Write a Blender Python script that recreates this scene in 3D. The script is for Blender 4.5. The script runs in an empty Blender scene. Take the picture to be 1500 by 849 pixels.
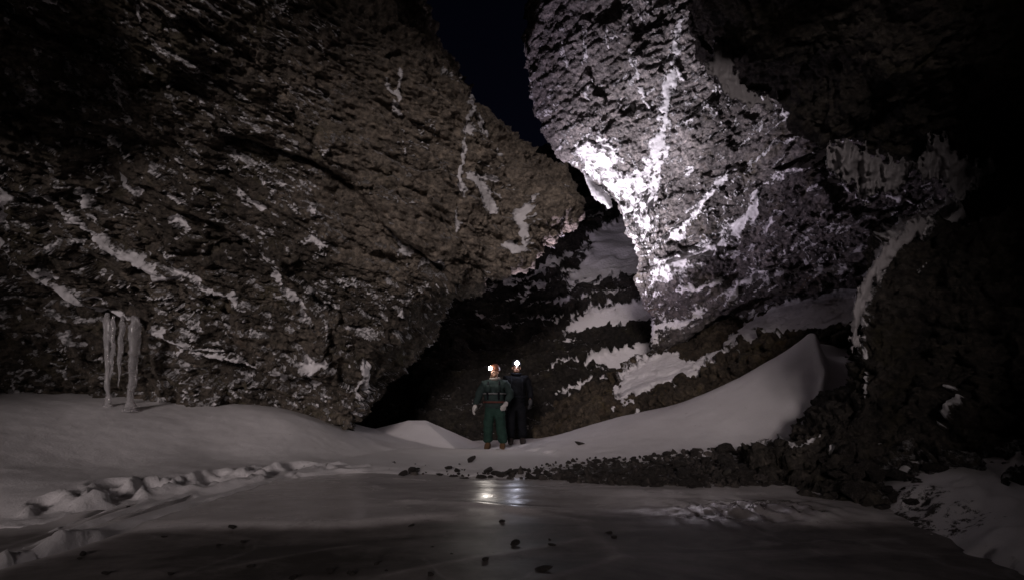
import bpy, bmesh, math, random
import numpy as np
from mathutils import Vector, Matrix, Euler

random.seed(7)
RNG = np.random.default_rng(7)
SC = bpy.context.scene
COL = SC.collection
R = math.radians

# ------------------------------------------------------------------ camera
PITCH = R(12.43)
CAMH = 1.05
FPX = 750.0                      # focal length in photo pixels (1500 wide)
cam_d = bpy.data.cameras.new('camera')
cam_d.sensor_width = 36.0
cam_d.lens = 18.0
cam_d.clip_start = 0.05
cam_d.clip_end = 600.0
cam = bpy.data.objects.new('camera', cam_d)
COL.objects.link(cam)
cam.location = (0, 0, CAMH)
cam.rotation_euler = (R(90) + PITCH, 0, 0)
SC.camera = cam

# ------------------------------------------------------------------ sky, moon, exposure
SUN_EL, SUN_AZ = R(10.5), R(-7.0)   # low light behind the camera, a little to its left
world = bpy.data.worlds.new('World')
SC.world = world
world.use_nodes = True
wt = world.node_tree
sky = wt.nodes.new('ShaderNodeTexSky')
sky.sky_type = 'NISHITA'
sky.sun_disc = False
sky.sun_elevation = SUN_EL
sky.sun_rotation = R(180) - SUN_AZ
bg = wt.nodes['Background']
bg.inputs['Strength'].default_value = 0.0010
tint = wt.nodes.new('ShaderNodeMix')
tint.data_type = 'RGBA'
tint.blend_type = 'MULTIPLY'
tint.inputs[0].default_value = 1.0
tint.inputs[7].default_value = (0.75, 0.55, 1.0, 1)
wt.links.new(sky.outputs[0], tint.inputs[6])
wt.links.new(tint.outputs[2], bg.inputs['Color'])

moon_d = bpy.data.lights.new('moon', 'SUN')
moon_d.energy = 1.0
moon_d.angle = R(11)
moon_d.color = (1.0, 0.87, 0.86)
moon = bpy.data.objects.new('moon', moon_d)
COL.objects.link(moon)
_d = Vector((-math.sin(SUN_AZ) * math.cos(SUN_EL), math.cos(SUN_AZ) * math.cos(SUN_EL), -math.sin(SUN_EL)))
moon.rotation_euler = _d.to_track_quat('-Z', 'Y').to_euler()
moon.location = (-4, -30, 8)

SC.view_settings.view_transform = 'Standard'
SC.view_settings.look = 'None'
SC.view_settings.exposure = 0.0
SC.view_settings.gamma = 1.0
SC.view_settings.use_curve_mapping = False
SC.cycles.max_bounces = 8

# ------------------------------------------------------------------ maths helpers
CP, SP = math.cos(PITCH), math.sin(PITCH)


def unproj(px, py, Y):
    """world point seen at photo pixel (px, py) at the distance Y in front of the camera"""
    u = (px - 750.0) / FPX
    v = (424.5 - py) / FPX
    dy = CP - v * SP
    s = Y / dy
    return np.array([u * s, Y, CAMH + (SP + v * CP) * s])


def unproj_z(px, py, z):
    u = (px - 750.0) / FPX
    v = (424.5 - py) / FPX
    k = (SP + v * CP)
    s = (z - CAMH) / k
    return np.array([u * s, (CP - v * SP) * s, z])


def proj(P):
    x, y, z = P[..., 0], P[..., 1], P[..., 2] - CAMH
    d = np.maximum(y * CP + z * SP, 0.05)
    v = (-y * SP + z * CP) / d
    return 750.0 + FPX * x / d, 424.5 - FPX * v


_perm = RNG.permutation(256)
_perm = np.concatenate([_perm, _perm, _perm])
_g = RNG.normal(size=(256, 3))
_g /= np.linalg.norm(_g, axis=1)[:, None]
_rv = RNG.random((256, 3))


def perlin(p):
    p = np.asarray(p, dtype=np.float64)
    i = np.floor(p).astype(np.int64)
    f = p - i
    i &= 255
    w = f * f * f * (f * (f * 6 - 15) + 10)
    out = 0
    for dx in (0, 1):
        for dy in (0, 1):
            for dz in (0, 1):
                h = _perm[_perm[_perm[i[:, 0] + dx] + i[:, 1] + dy] + i[:, 2] + dz]
                g = _g[h]
                dot = g[:, 0] * (f[:, 0] - dx) + g[:, 1] * (f[:, 1] - dy) + g[:, 2] * (f[:, 2] - dz)
                wt_ = (w[:, 0] if dx else 1 - w[:, 0]) * (w[:, 1] if dy else 1 - w[:, 1]) * (w[:, 2] if dz else 1 - w[:, 2])
                out = out + dot * wt_
    return out * 1.5


def fbm(p, oct_=4, gain=0.5, lac=2.03):
    s, a = 0, 1.0
    q = np.array(p, dtype=np.float64)
    for k in range(oct_):
        s = s + a * perlin(q + 17.3 * k)
        a *= gain
        q = q * lac
    return s


def ridged(p, oct_=4):
    s, a = 0, 1.0
    q = np.array(p, dtype=np.float64)
    for k in range(oct_):
        s = s + a * (1 - 2 * np.abs(perlin(q + 9.1 * k)))
        a *= 0.5
        q = q * 2.07
    return s / 1.9


def worley(p):
    """distance to the nearest of scattered points: rounded cobbles"""
    p = np.asarray(p, dtype=np.float64)
    i = np.floor(p).astype(np.int64)
    f = p - i
    best = np.full(len(p), 9.0)
    for dx in (-1, 0, 1):
        for dy in (-1, 0, 1):
            for dz in (-1, 0, 1):
                c = (i + (dx, dy, dz)) & 255
                h = _perm[_perm[_perm[c[:, 0]] + c[:, 1]] + c[:, 2]]
                d = _rv[h] + (dx, dy, dz) - f
                best = np.minimum(best, (d * d).sum(1))
    return np.sqrt(best)


def crag(p):
    """angular blocks: every cell of scattered points is a tilted facet of its own height"""
    p = np.asarray(p, dtype=np.float64)
    i = np.floor(p).astype(np.int64)
    f = p - i
    best = np.full(len(p), 9.0)
    hb = np.zeros(len(p), np.int64)
    db = np.zeros_like(f)
    for dx in (-1, 0, 1):
        for dy in (-1, 0, 1):
            for dz in (-1, 0, 1):
                c = (i + (dx, dy, dz)) & 255
                h = _perm[_perm[_perm[c[:, 0]] + c[:, 1]] + c[:, 2]]
                v = f - _rv[h] - (dx, dy, dz)
                d = (v * v).sum(1)
                m = d < best
                best = np.where(m, d, best)
                hb = np.where(m, h, hb)
                db[m] = v[m]
    return (_rv[hb, 1] - 0.5) + 0.9 * (db * _g[(hb * 7 + 3) & 255]).sum(1)


def sstep(a, b, x):
    t = np.clip((x - a) / (b - a), 0, 1)
    return t * t * (3 - 2 * t)


def poly_dist(px, py, poly):
    """distance in pixels to a polyline; also the side (+ below the line) and position 0..1 along it"""
    best = np.full(px.shape, 1e9)
    side = np.zeros(px.shape)
    along = np.zeros(px.shape)
    L = [math.dist(poly[k], poly[k + 1]) for k in range(len(poly) - 1)]
    tot, acc = sum(L), 0
    for k in range(len(poly) - 1):
        ax, ay = poly[k]
        bx, by = poly[k + 1]
        vx, vy = bx - ax, by - ay
        t = np.clip(((px - ax) * vx + (py - ay) * vy) / (vx * vx + vy * vy + 1e-9), 0, 1)
        dx, dy = px - ax - t * vx, py - ay - t * vy
        d = np.hypot(dx, dy)
        m = d < best
        best = np.where(m, d, best)
        sgn = vx * dy - vy * dx
        if vx < 0:
            sgn = -sgn
        side = np.where(m, np.sign(sgn), side)
        along = np.where(m, (acc + t * L[k]) / tot, along)
        acc += L[k]
    return best, side, along


def in_poly(px, py, poly):
    inside = np.zeros(px.shape, bool)
    n = len(poly)
    for k in range(n):
        x1, y1 = poly[k]
        x2, y2 = poly[(k + 1) % n]
        c = ((y1 > py) != (y2 > py)) & (px < (x2 - x1) * (py - y1) / (y2 - y1 + 1e-12) + x1)
        inside ^= c
    return inside


def poly_sd(px, py, poly):
    d, _, _ = poly_dist(px, py, list(poly) + [poly[0]])
    return np.where(in_poly(px, py, poly), d, -d)


def catmull(A, n_per):
    """smooth rows of A (K, ..., 3) with n_per[k] steps in interval k"""
    K = A.shape[0]
    out = []
    for k in range(K - 1):
        p0, p1, p2, p3 = A[max(k - 1, 0)], A[k], A[k + 1], A[min(k + 2, K - 1)]
        for j in range(n_per[k]):
            t = j / n_per[k]
            c = 0.5 * ((2 * p1) + (-p0 + p2) * t + (2 * p0 - 5 * p1 + 4 * p2 - p3) * t ** 2 + (-p0 + 3 * p1 - 3 * p2 + p3) * t ** 3)
            l = p1 + (p2 - p1) * t
            out.append(0.6 * c + 0.4 * l)
    out.append(A[-1])
    return np.array(out)


def grid_normals(G):
    du = np.gradient(G, axis=0)
    dv = np.gradient(G, axis=1)
    n = np.cross(du, dv)
    n /= np.linalg.norm(n, axis=2)[:, :, None] + 1e-12
    return n


def link(o, parent=None):
    COL.objects.link(o)
    if parent is not None:
        o.parent = parent
    return o


def tag(o, label=None, cat=None, group=None, kind=None):
    if label: o['label'] = label
    if cat: o['category'] = cat
    if group: o['group'] = group
    if kind: o['kind'] = kind
    return o


def grid_obj(name, G, mat, attrs=None, parent=None, keep=None):
    r, c, _ = G.shape
    me = bpy.data.meshes.new(name)
    idx = np.arange(r * c).reshape(r, c)
    q = np.stack([idx[:-1, :-1], idx[:-1, 1:], idx[1:, 1:], idx[1:, :-1]], axis=-1).reshape(-1, 4)
    V = G.reshape(-1, 3)
    if keep is not None:
        kq = keep.reshape(-1)[q].any(1)
        q = q[kq]
        used = np.unique(q)
        remap = -np.ones(r * c, int)
        remap[used] = np.arange(len(used))
        q = remap[q]
        V = V[used]
    else:
        used = np.arange(r * c)
    me.vertices.add(len(V))
    me.vertices.foreach_set('co', V.astype(np.float32).ravel())
    me.loops.add(len(q) * 4)
    me.polygons.add(len(q))
    me.polygons.foreach_set('loop_start', np.arange(0, len(q) * 4, 4, dtype=np.int32))
    me.loops.foreach_set('vertex_index', q.astype(np.int32).ravel())
    me.update(calc_edges=True)
    me.validate()
    for k, a in (attrs or {}).items():
        at = me.attributes.new(k, 'FLOAT', 'POINT')
        at.data.foreach_set('value', a.reshape(-1)[used].astype(np.float32))
    me.polygons.foreach_set('use_smooth', np.ones(len(me.polygons), bool))
    me.materials.append(mat)
    o = bpy.data.objects.new(name, me)
    return link(o, parent)


def bm_obj(name, bm, mat, parent=None, smooth=True):
    me = bpy.data.meshes.new(name)
    bm.to_mesh(me)
    bm.free()
    if smooth:
        me.polygons.foreach_set('use_smooth', np.ones(len(me.polygons), bool))
    me.materials.append(mat)
    return link(bpy.data.objects.new(name, me), parent)


# ------------------------------------------------------------------ materials
def new_mat(name):
    m = bpy.data.materials.new(name)
    m.use_nodes = True
    return m, m.node_tree, m.node_tree.nodes['Principled BSDF']


def N(t, typ, **kw):
    n = t.nodes.new(typ)
    for k, v in kw.items():
        if k in n.inputs:
            n.inputs[k].default_value = v
        else:
            setattr(n, k, v)
    return n


def noise(t, co, scale, detail=6, rough=0.6, dist=0.0):
    n = N(t, 'ShaderNodeTexNoise')
    n.inputs['Scale'].default_value = scale
    n.inputs['Detail'].default_value = detail
    n.inputs['Roughness'].default_value = rough
    n.inputs['Distortion'].default_value = dist
    t.links.new(co, n.inputs['Vector'])
    return n.outputs['Fac']


def ramp(t, fac, stops):
    r = N(t, 'ShaderNodeValToRGB')
    el = r.color_ramp.elements
    while len(el) < len(stops):
        el.new(0.5)
    for e, (p, c) in zip(el, stops):
        e.position = p
        e.color = (c[0], c[1], c[2], 1) if len(c) == 3 else c
    t.links.new(fac, r.inputs['Fac'])
    return r.outputs['Color']


def mixc(t, fac, a, b, mode='MIX'):
    m = N(t, 'ShaderNodeMix', data_type='RGBA', blend_type=mode)
    for s, v in ((m.inputs[0], fac), (m.inputs[6], a), (m.inputs[7], b)):
        if isinstance(v, (int, float)):
            s.default_value = v
        elif isinstance(v, (tuple, list)):
            s.default_value = (*v[:3], 1)
        else:
            t.links.new(v, s)
    return m.outputs[2]


def math_(t, op, a, b=None, c=None, clamp=False):
    m = N(t, 'ShaderNodeMath', operation=op, use_clamp=clamp)
    for s, v in zip(m.inputs, (a, b, c)):
        if v is None:
            continue
        if isinstance(v, (int, float)):
            s.default_value = v
        else:
            t.links.new(v, s)
    return m.outputs[0]


def bump(t, h, strength, dist, prev=None):
    b = N(t, 'ShaderNodeBump')
    b.inputs['Strength'].default_value = strength
    b.inputs['Distance'].default_value = dist
    t.links.new(h, b.inputs['Height'])
    if prev is not None:
        t.links.new(prev, b.inputs['Normal'])
    return b.outputs['Normal']


def rock_mat(name, dark, mid, light, moss, rust, snow_col=(0.78, 0.76, 0.77), moss_amt=0.5, has_snow=True, pale_col=None):
    m, t, p = new_mat(name)
    geo = N(t, 'ShaderNodeTexCoord').outputs['Object']
    big = noise(t, geo, 0.9, 6, 0.62, 0.6)
    fine = noise(t, geo, 9.0, 8, 0.7, 0.3)
    col = ramp(t, big, [(0.30, dark), (0.52, mid), (0.72, light)])
    spk = ramp(t, fine, [(0.33, (0.30, 0.30, 0.30)), (0.5, (0.8, 0.8, 0.8)), (0.68, (1.6, 1.55, 1.5))])
    col = mixc(t, 1.0, col, spk, 'MULTIPLY')
    mn = noise(t, geo, 1.6, 7, 0.68, 0.8)
    col = mixc(t, ramp(t, mn, [(0.60 - 0.12 * moss_amt, (0, 0, 0)), (0.72, (0.75, 0.75, 0.75))]), col, moss)
    rn = noise(t, geo, 2.7, 7, 0.7, 0.9)
    col = mixc(t, ramp(t, rn, [(0.60, (0, 0, 0)), (0.70, (0.55, 0.55, 0.55))]), col, rust)
    if pale_col is not None:
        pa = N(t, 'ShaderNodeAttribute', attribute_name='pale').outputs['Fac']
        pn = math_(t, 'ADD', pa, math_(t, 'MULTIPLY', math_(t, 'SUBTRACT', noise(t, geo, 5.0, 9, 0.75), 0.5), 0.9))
        cc = mixc(t, 1.0, pale_col, spk, 'MULTIPLY')
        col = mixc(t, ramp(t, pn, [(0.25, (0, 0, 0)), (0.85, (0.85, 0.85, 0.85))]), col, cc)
    vor = N(t, 'ShaderNodeTexVoronoi', feature='F1')
    vor.inputs['Scale'].default_value = 11.0
    t.links.new(geo, vor.inputs['Vector'])
    h1 = noise(t, geo, 14.0, 9, 0.72, 0.5)
    hh = math_(t, 'ADD', h1, math_(t, 'MULTIPLY', vor.outputs['Distance'], 0.5))
    rough = 0.85
    if has_snow:
        at = N(t, 'ShaderNodeAttribute', attribute_name='snow').outputs['Fac']
        sn = math_(t, 'ADD', at, math_(t, 'MULTIPLY', math_(t, 'SUBTRACT', noise(t, geo, 16.0, 8, 0.72), 0.5), 1.15))
        mask = ramp(t, sn, [(0.42, (0, 0, 0)), (0.62, (1, 1, 1))])
        col = mixc(t, mask, col, snow_col)
        hh = math_(t, 'MULTIPLY', hh, math_(t, 'SUBTRACT', 1.25, mask))
    t.links.new(col, p.inputs['Base Color'])
    p.inputs['Roughness'].default_value = rough
    p.inputs['Specular IOR Level'].default_value = 0.3
    t.links.new(bump(t, hh, 1.0, 0.09), p.inputs['Normal'])
    return m


M = {}
M['rock_left'] = rock_mat('brown_rock', (0.060, 0.051, 0.042), (0.165, 0.140, 0.115), (0.30, 0.26, 0.215), (0.15, 0.13, 0.075), (0.17, 0.115, 0.08), pale_col=(0.45, 0.385, 0.315))
M['rock_right'] = rock_mat('grey_rock', (0.08, 0.07, 0.068), (0.19, 0.17, 0.165), (0.32, 0.29, 0.28), (0.15, 0.125, 0.08), (0.18, 0.12, 0.085), pale_col=(0.48, 0.44, 0.43))
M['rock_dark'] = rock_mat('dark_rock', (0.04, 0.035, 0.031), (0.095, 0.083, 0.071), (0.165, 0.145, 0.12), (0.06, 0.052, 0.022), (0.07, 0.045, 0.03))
M['rock_slope'] = rock_mat('slope_rock', (0.014, 0.0125, 0.011), (0.034, 0.030, 0.026), (0.066, 0.058, 0.047), (0.05, 0.044, 0.02), (0.09, 0.055, 0.035))  # extra dark colour stands in for the shade behind the people
M['rubble'] = rock_mat('rubble_rock', (0.045, 0.037, 0.028), (0.10, 0.08, 0.058), (0.17, 0.14, 0.10), (0.13, 0.10, 0.04), (0.15, 0.08, 0.045))
M['stone'] = rock_mat('stone', (0.04, 0.034, 0.031), (0.095, 0.082, 0.074), (0.17, 0.15, 0.135), (0.055, 0.055, 0.045), (0.085, 0.06, 0.045), has_snow=False)


def snow_mat():
    m, t, p = new_mat('snow')
    geo = N(t, 'ShaderNodeTexCoord').outputs['Object']
    big = noise(t, geo, 0.8, 5, 0.6)
    col = ramp(t, big, [(0.3, (0.70, 0.675, 0.68)), (0.7, (0.82, 0.80, 0.805))])
    dirt = noise(t, geo, 6.5, 10, 0.78)
    col = mixc(t, ramp(t, dirt, [(0.61, (0, 0, 0)), (0.70, (0.55, 0.55, 0.55))]), col, (0.25, 0.22, 0.20))
    at = N(t, 'ShaderNodeAttribute', attribute_name='grit').outputs['Fac']
    gn = math_(t, 'ADD', at, math_(t, 'MULTIPLY', math_(t, 'SUBTRACT', noise(t, geo, 11.0, 8, 0.75), 0.5), 1.6))
    col = mixc(t, ramp(t, gn, [(0.46, (0, 0, 0)), (0.58, (1, 1, 1))]), col, (0.055, 0.047, 0.04))
    t.links.new(col, p.inputs['Base Color'])
    p.inputs['Roughness'].default_value = 0.75
    p.inputs['Specular IOR Level'].default_value = 0.25
    n1 = bump(t, noise(t, geo, 5.0, 6, 0.6), 0.25, 0.03)
    n2 = bump(t, noise(t, geo, 40.0, 6, 0.75), 0.6, 0.012, n1)
    t.links.new(n2, p.inputs['Normal'])
    return m


M['snow'] = snow_mat()


def ice_floor_mat():
    m, t, p = new_mat('pond_ice')
    tc = N(t, 'ShaderNodeTexCoord').outputs['Object']
    mp = N(t, 'ShaderNodeMapping')
    mp.inputs['Scale'].default_value = (0.55, 1.6, 1.0)
    mp.inputs['Rotation'].default_value = (0, 0, R(-8))
    t.links.new(tc, mp.inputs['Vector'])
    st = mp.outputs['Vector']
    a = noise(t, st, 0.9, 8, 0.62, 0.9)
    b = noise(t, tc, 4.0, 9, 0.7, 0.5)
    f = N(t, 'ShaderNodeAttribute', attribute_name='frost').outputs['Fac']
    fr = math_(t, 'ADD', f, math_(t, 'MULTIPLY', math_(t, 'SUBTRACT', a, 0.5), 1.2))
    fr = math_(t, 'ADD', fr, math_(t, 'MULTIPLY', math_(t, 'SUBTRACT', b, 0.5), 0.55))
    col = ramp(t, fr, [(0.05, (0.05, 0.045, 0.042)), (0.4, (0.22, 0.20, 0.193)), (0.9, (0.60, 0.57, 0.565))])
    wrp = N(t, 'ShaderNodeVectorMath', operation='ADD')
    nz_ = N(t, 'ShaderNodeTexNoise')
    nz_.inputs['Scale'].default_value = 1.7
    nz_.inputs['Detail'].default_value = 6
    t.links.new(tc, nz_.inputs['Vector'])
    t.links.new(tc, wrp.inputs[0])
    sc_ = N(t, 'ShaderNodeVectorMath', operation='SCALE')
    sc_.inputs['Scale'].default_value = 0.5
    t.links.new(nz_.outputs['Color'], sc_.inputs[0])
    t.links.new(sc_.outputs[0], wrp.inputs[1])
    vc = N(t, 'ShaderNodeTexVoronoi', feature='DISTANCE_TO_EDGE')
    vc.inputs['Scale'].default_value = 0.85
    t.links.new(wrp.outputs[0], vc.inputs['Vector'])
    ck = math_(t, 'MULTIPLY', ramp(t, vc.outputs['Distance'], [(0.0, (1, 1, 1)), (0.022, (0, 0, 0))]), ramp(t, noise(t, tc, 1.1, 5, 0.6), [(0.48, (0, 0, 0)), (0.66, (0.28, 0.28, 0.28))]))
    col = mixc(t, ck, col, (0.55, 0.53, 0.53))
    spk = noise(t, tc, 20.0, 6, 0.7)
    col = mixc(t, ramp(t, spk, [(0.62, (0, 0, 0)), (0.73, (0.8, 0.8, 0.8))]), col, (0.03, 0.025, 0.022))
    t.links.new(col, p.inputs['Base Color'])
    rg = ramp(t, noise(t, st, 2.2, 7, 0.7, 0.6), [(0.35, (0.09, 0.09, 0.09)), (0.65, (0.34, 0.34, 0.34))])
    gz_ = N(t, 'ShaderNodeAttribute', attribute_name='glaze').outputs['Fac']
    mt_ = N(t, 'ShaderNodeAttribute', attribute_name='matte').outputs['Fac']
    rg = mixc(t, math_(t, 'MULTIPLY', mt_, 0.85), rg, (0.55, 0.55, 0.55))
    t.links.new(mixc(t, gz_, rg, (0.10, 0.10, 0.10)), p.inputs['Roughness'])
    t.links.new(gz_, p.inputs['Coat Weight'])
    p.inputs['Coat Roughness'].default_value = 0.08
    p.inputs['IOR'].default_value = 1.31
    p.inputs['Specular IOR Level'].default_value = 0.5
    n1 = bump(t, noise(t, st, 2.6, 5, 0.55), 0.12, 0.03)
    n2 = bump(t, noise(t, tc, 24.0, 5, 0.6), 0.16, 0.005, n1)
    t.links.new(n2, p.inputs['Normal'])
    return m


M['ice_floor'] = ice_floor_mat()


def ice_mat(name, col, trans, rough):
    m, t, p = new_mat(name)
    tc = N(t, 'ShaderNodeTexCoord').outputs['Object']
    c = ramp(t, noise(t, tc, 7.0, 6, 0.65, 0.5), [(0.3, [x * 0.75 for x in col]), (0.7, col)])
    t.links.new(c, p.inputs['Base Color'])
    p.inputs['Roughness'].default_value = rough
    p.inputs['IOR'].default_value = 1.31
    p.inputs['Transmission Weight'].default_value = trans
    t.links.new(bump(t, noise(t, tc, 18.0, 5, 0.6), 0.35, 0.012), p.inputs['Normal'])
    return m


M['icicle'] = ice_mat('clear_ice', (0.92, 0.90, 0.91), 0.72, 0.06)
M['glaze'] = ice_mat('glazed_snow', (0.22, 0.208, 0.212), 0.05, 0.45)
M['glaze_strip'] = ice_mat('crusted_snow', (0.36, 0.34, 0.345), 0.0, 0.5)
M['drape'] = ice_mat('frosted_ice', (0.66, 0.64, 0.65), 0.12, 0.3)


def cloth_mat(name, col, scale=90.0, rough=0.8):
    m, t, p = new_mat(name)
    tc = N(t, 'ShaderNodeTexCoord').outputs['Object']
    c = ramp(t, noise(t, tc, 7.0, 6, 0.65), [(0.3, [x * 0.6 for x in col]), (0.7, [x * 1.25 for x in col])])
    t.links.new(c, p.inputs['Base Color'])
    p.inputs['Roughness'].default_value = rough
    n1 = bump(t, noise(t, tc, 9.0, 4, 0.6, 1.0), 0.7, 0.03)
    p.inputs['Specular IOR Level'].default_value = 0.15
    t.links.new(bump(t, noise(t, tc, scale, 3, 0.5), 0.3, 0.004, n1), p.inputs['Normal'])
    return m


M['green_jacket'] = cloth_mat('dark_green_shell', (0.026, 0.040, 0.038))
M['green_trousers'] = cloth_mat('green_shell', (0.020, 0.046, 0.036))
M['black_cloth'] = cloth_mat('black_shell', (0.006, 0.0065, 0.009))
M['grey_glove'] = cloth_mat('grey_fleece', (0.50, 0.48, 0.46))
M['black_glove'] = cloth_mat('dark_fleece', (0.05, 0.05, 0.052))
M['boot'] = cloth_mat('brown_leather', (0.13, 0.075, 0.04), 60, 0.6)
M['dark_boot'] = cloth_mat('dark_leather', (0.04, 0.032, 0.03), 60, 0.6)
M['skin'] = cloth_mat('skin', (0.50, 0.30, 0.22), 120, 0.55)
M['beard'] = cloth_mat('hair', (0.10, 0.05, 0.03), 60, 0.8)
M['helmet_orange'] = cloth_mat('orange_shell', (0.22, 0.085, 0.05), 20, 0.4)
M['helmet_dark'] = cloth_mat('dark_plastic', (0.04, 0.04, 0.045), 20, 0.4)
M['strap'] = cloth_mat('red_webbing', (0.09, 0.035, 0.028), 90, 0.8)
M['reflective'] = cloth_mat('grey_reflective_tape', (0.16, 0.16, 0.165), 90, 0.5)
M['collar'] = cloth_mat('pale_fleece', (0.24, 0.21, 0.19), 60, 0.9)


def emit_mat(name, col, s):
    m, t, p = new_mat(name)
    p.inputs['Base Color'].default_value = (0.9, 0.9, 0.9, 1)
    p.inputs['Emission Color'].default_value = (*col, 1)
    p.inputs['Emission Strength'].default_value = s
    return m


M['lamp_cool'] = emit_mat('lamp_lens_cool', (0.80, 0.82, 1.0), 160)
M['lamp_warm'] = emit_mat('lamp_lens_warm', (1.0, 0.94, 0.88), 110)


# ------------------------------------------------------------------ rock surfaces
def patch_grid(ctrl, step=0.045, wmin=4, cap=110):
    """ctrl: rows of control points -> a dense grid; step is the size of a cell per metre of distance /10"""
    A = np.array([[p if len(p) == 3 and isinstance(p, np.ndarray) else unproj(*p) for p in row] for row in ctrl])
    dist = np.maximum(A[..., 1], 3.0) / 10.0

    def counts(B, ds):
        d = np.linalg.norm(np.diff(B, axis=0), axis=-1) / (0.5 * (ds[1:] + ds[:-1]))
        m = d.max(axis=1) * 0.5 + d.mean(axis=1) * 0.5
        return [int(np.clip(math.ceil(x / step), wmin, cap)) for x in m]
    nr = counts(A, dist)
    nc = counts(A.transpose(1, 0, 2), dist.T)
    G = catmull(A, nr)
    G = catmull(G.transpose(1, 0, 2), nc).transpose(1, 0, 2)
    return np.ascontiguousarray(G)


def rock(name, ctrl, mat, strata=(0.3, 0.2, 0.93), strata_amt=0.10, streaks=(), polys=(), shelves=(), cuts=(),
         rough=1.0, cobble=0.0, dust=0.25, step=0.04, seed=0.0, cap=120, flip=False, extra=None, big=1.0, frost=0.0, veins=0.0, crags=0.6, lay_f=2.4, pale=None):
    G = patch_grid(ctrl, step, cap=cap)
    r, c, _ = G.shape
    n = grid_normals(G)
    V = G.reshape(-1, 3)
    px, py = proj(V)
    nn = n.reshape(-1, 3)
    view = V - np.array([0, 0, CAMH])
    if ((nn * view).sum(1)).mean() > 0:
        nn = -nn
    P = V + seed
    s = np.array(strata) / np.linalg.norm(strata)
    # along-strata stretched coordinates
    along = P - (P @ s)[:, None] * s
    Q = along * 0.45 + (P @ s)[:, None] * s * 1.0
    snow = np.zeros(len(V))
    wob = fbm(P * 4.5 + 7, 4, 0.65)
    gap = fbm(P * 2.1 + 70, 3)
    wx = px + 7 * fbm(P * 3.2 + 40, 5, 0.65)
    wy = py + 7 * fbm(P * 3.2 + 50, 5, 0.65)
    for poly, w in streaks:
        dd, sd, al = poly_dist(wx, wy, poly)
        we = np.maximum(w * (0.95 + 0.9 * wob + 0.45 * gap), 0.3) * (0.35 + 0.65 * sstep(0, 0.2, al) * sstep(1, 0.8, al))
        snow = np.maximum(snow, np.clip(1.2 - 0.85 * dd / we, 0, 1))
    for poly, v, soft in polys:
        sd = poly_sd(wx, wy, poly)
        snow = np.maximum(snow, v * sstep(-soft, soft, sd + soft * 0.8 * wob))
    calm = 1 - 0.85 * sstep(0.5, 0.95, snow)
    d = big * 0.30 * fbm(P * 0.45, 3)
    lay = (P @ s) * lay_f + 0.9 * fbm(P * 0.5 + 5, 3) + 0.25 * fbm(P * 2.0, 3)
    saw = lay - np.floor(lay)
    amp = sstep(-0.25, 0.45, fbm(P * 0.6 + 31, 2))
    d += strata_amt * (saw ** 0.6 - sstep(0.86, 1.0, saw)) * (0.35 + 0.65 * amp) * calm
    e = rough * 0.070 * fbm(Q * 2.2, 4, 0.55)
    wq = Q + 0.10 * np.stack([fbm(P * 2.5 + 300, 2), fbm(P * 2.5 + 310, 2), fbm(P * 2.5 + 320, 2)], 1)
    e += crags * (0.17 * crag(wq * 1.25) + 0.085 * crag(wq * 3.4 + 9))
    e += rough * 0.030 * ridged(Q * 3.3 + 3, 4)
    e += rough * 0.050 * fbm(Q * np.array([7.0, 7.0, 9.5]), 4, 0.66)
    e += rough * 0.022 * ridged(Q * 15.0, 2) + rough * 0.016 * perlin(P * 29.0)
    if cobble is not None and np.any(cobble):
        cb = cobble(px, py) if callable(cobble) else cobble
        e += cb * 0.11 * (0.55 - worley(P * 5.0)) + cb * 0.05 * (0.5 - worley(P * 11.0))
    d += e * calm
    for poly, amount, w in shelves:            # rock stands out below the line: a shelf that holds snow
        dd, sd, al = poly_dist(px, py, poly)
        q = dd * sd + 4 * fbm(P * 2.2 + 11, 3)
        f = np.where(q > 0, np.exp(-q / w), np.exp(-(q / 6.0) ** 2)) * sstep(0, 0.12, al) * sstep(1, 0.88, al)
        f = f * (dd < 4 * w)
        d += amount * f
    for poly, amount, w in cuts:               # rock stands back below the line: an overhang
        dd, sd, al = poly_dist(px, py, poly)
        q = dd * sd + 4 * fbm(P * 2.2 + 11, 3)
        f = sstep(-5, 5, q) * np.exp(-np.maximum(q, 0) / w) * sstep(0, 0.1, al) * sstep(1, 0.9, al)
        d -= amount * f
    if veins:
        vn = np.abs(perlin(Q * 1.5 + 200) + 0.45 * fbm(P * 3.5 + 210, 4, 0.6))
        on = sstep(0.05, 0.4, fbm(P * 0.9 + 220, 3))
        snow = np.maximum(snow, veins * on * np.clip(1.15 - vn / 0.055, 0, 1))
    d += 0.055 * sstep(0.35, 0.9, snow)
    if extra is not None:
        d = d + extra(px, py, P)
    d = d - d.mean() - 0.02
    W = V + nn * d[:, None]
    G2 = W.reshape(r, c, 3)
    n2 = grid_normals(G2).reshape(-1, 3)
    if (n2 * nn).sum(1).mean() < 0:
        n2 = -n2
    up = n2[:, 2]
    dst = sstep(0.18, 0.75, up + 0.25 * fbm(P * 2.6 + 13, 3)) * dust
    if callable(frost):
        frost = frost(px, py)
    fr = frost * sstep(0.0, 0.55, fbm(Q * 8.0 + 90, 4, 0.7) + 0.55 * up + 0.35 * fbm(P * 0.8 + 77, 2))
    snow = np.clip(np.maximum(np.maximum(snow, dst), fr), 0, 1)
    pl = np.zeros(len(V)) if pale is None else np.clip(pale(px, py, P), 0, 1)
    o = grid_obj(name, G2, mat, {'snow': snow, 'pale': pl})
    return o


# ---- left wall: the great leaning slab
LW = [
    # px of: far-left, 0, 200, 400 ... ridge, facet, silhouette, back, back
    # (row: list of (px,py,Y))
]


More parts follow.
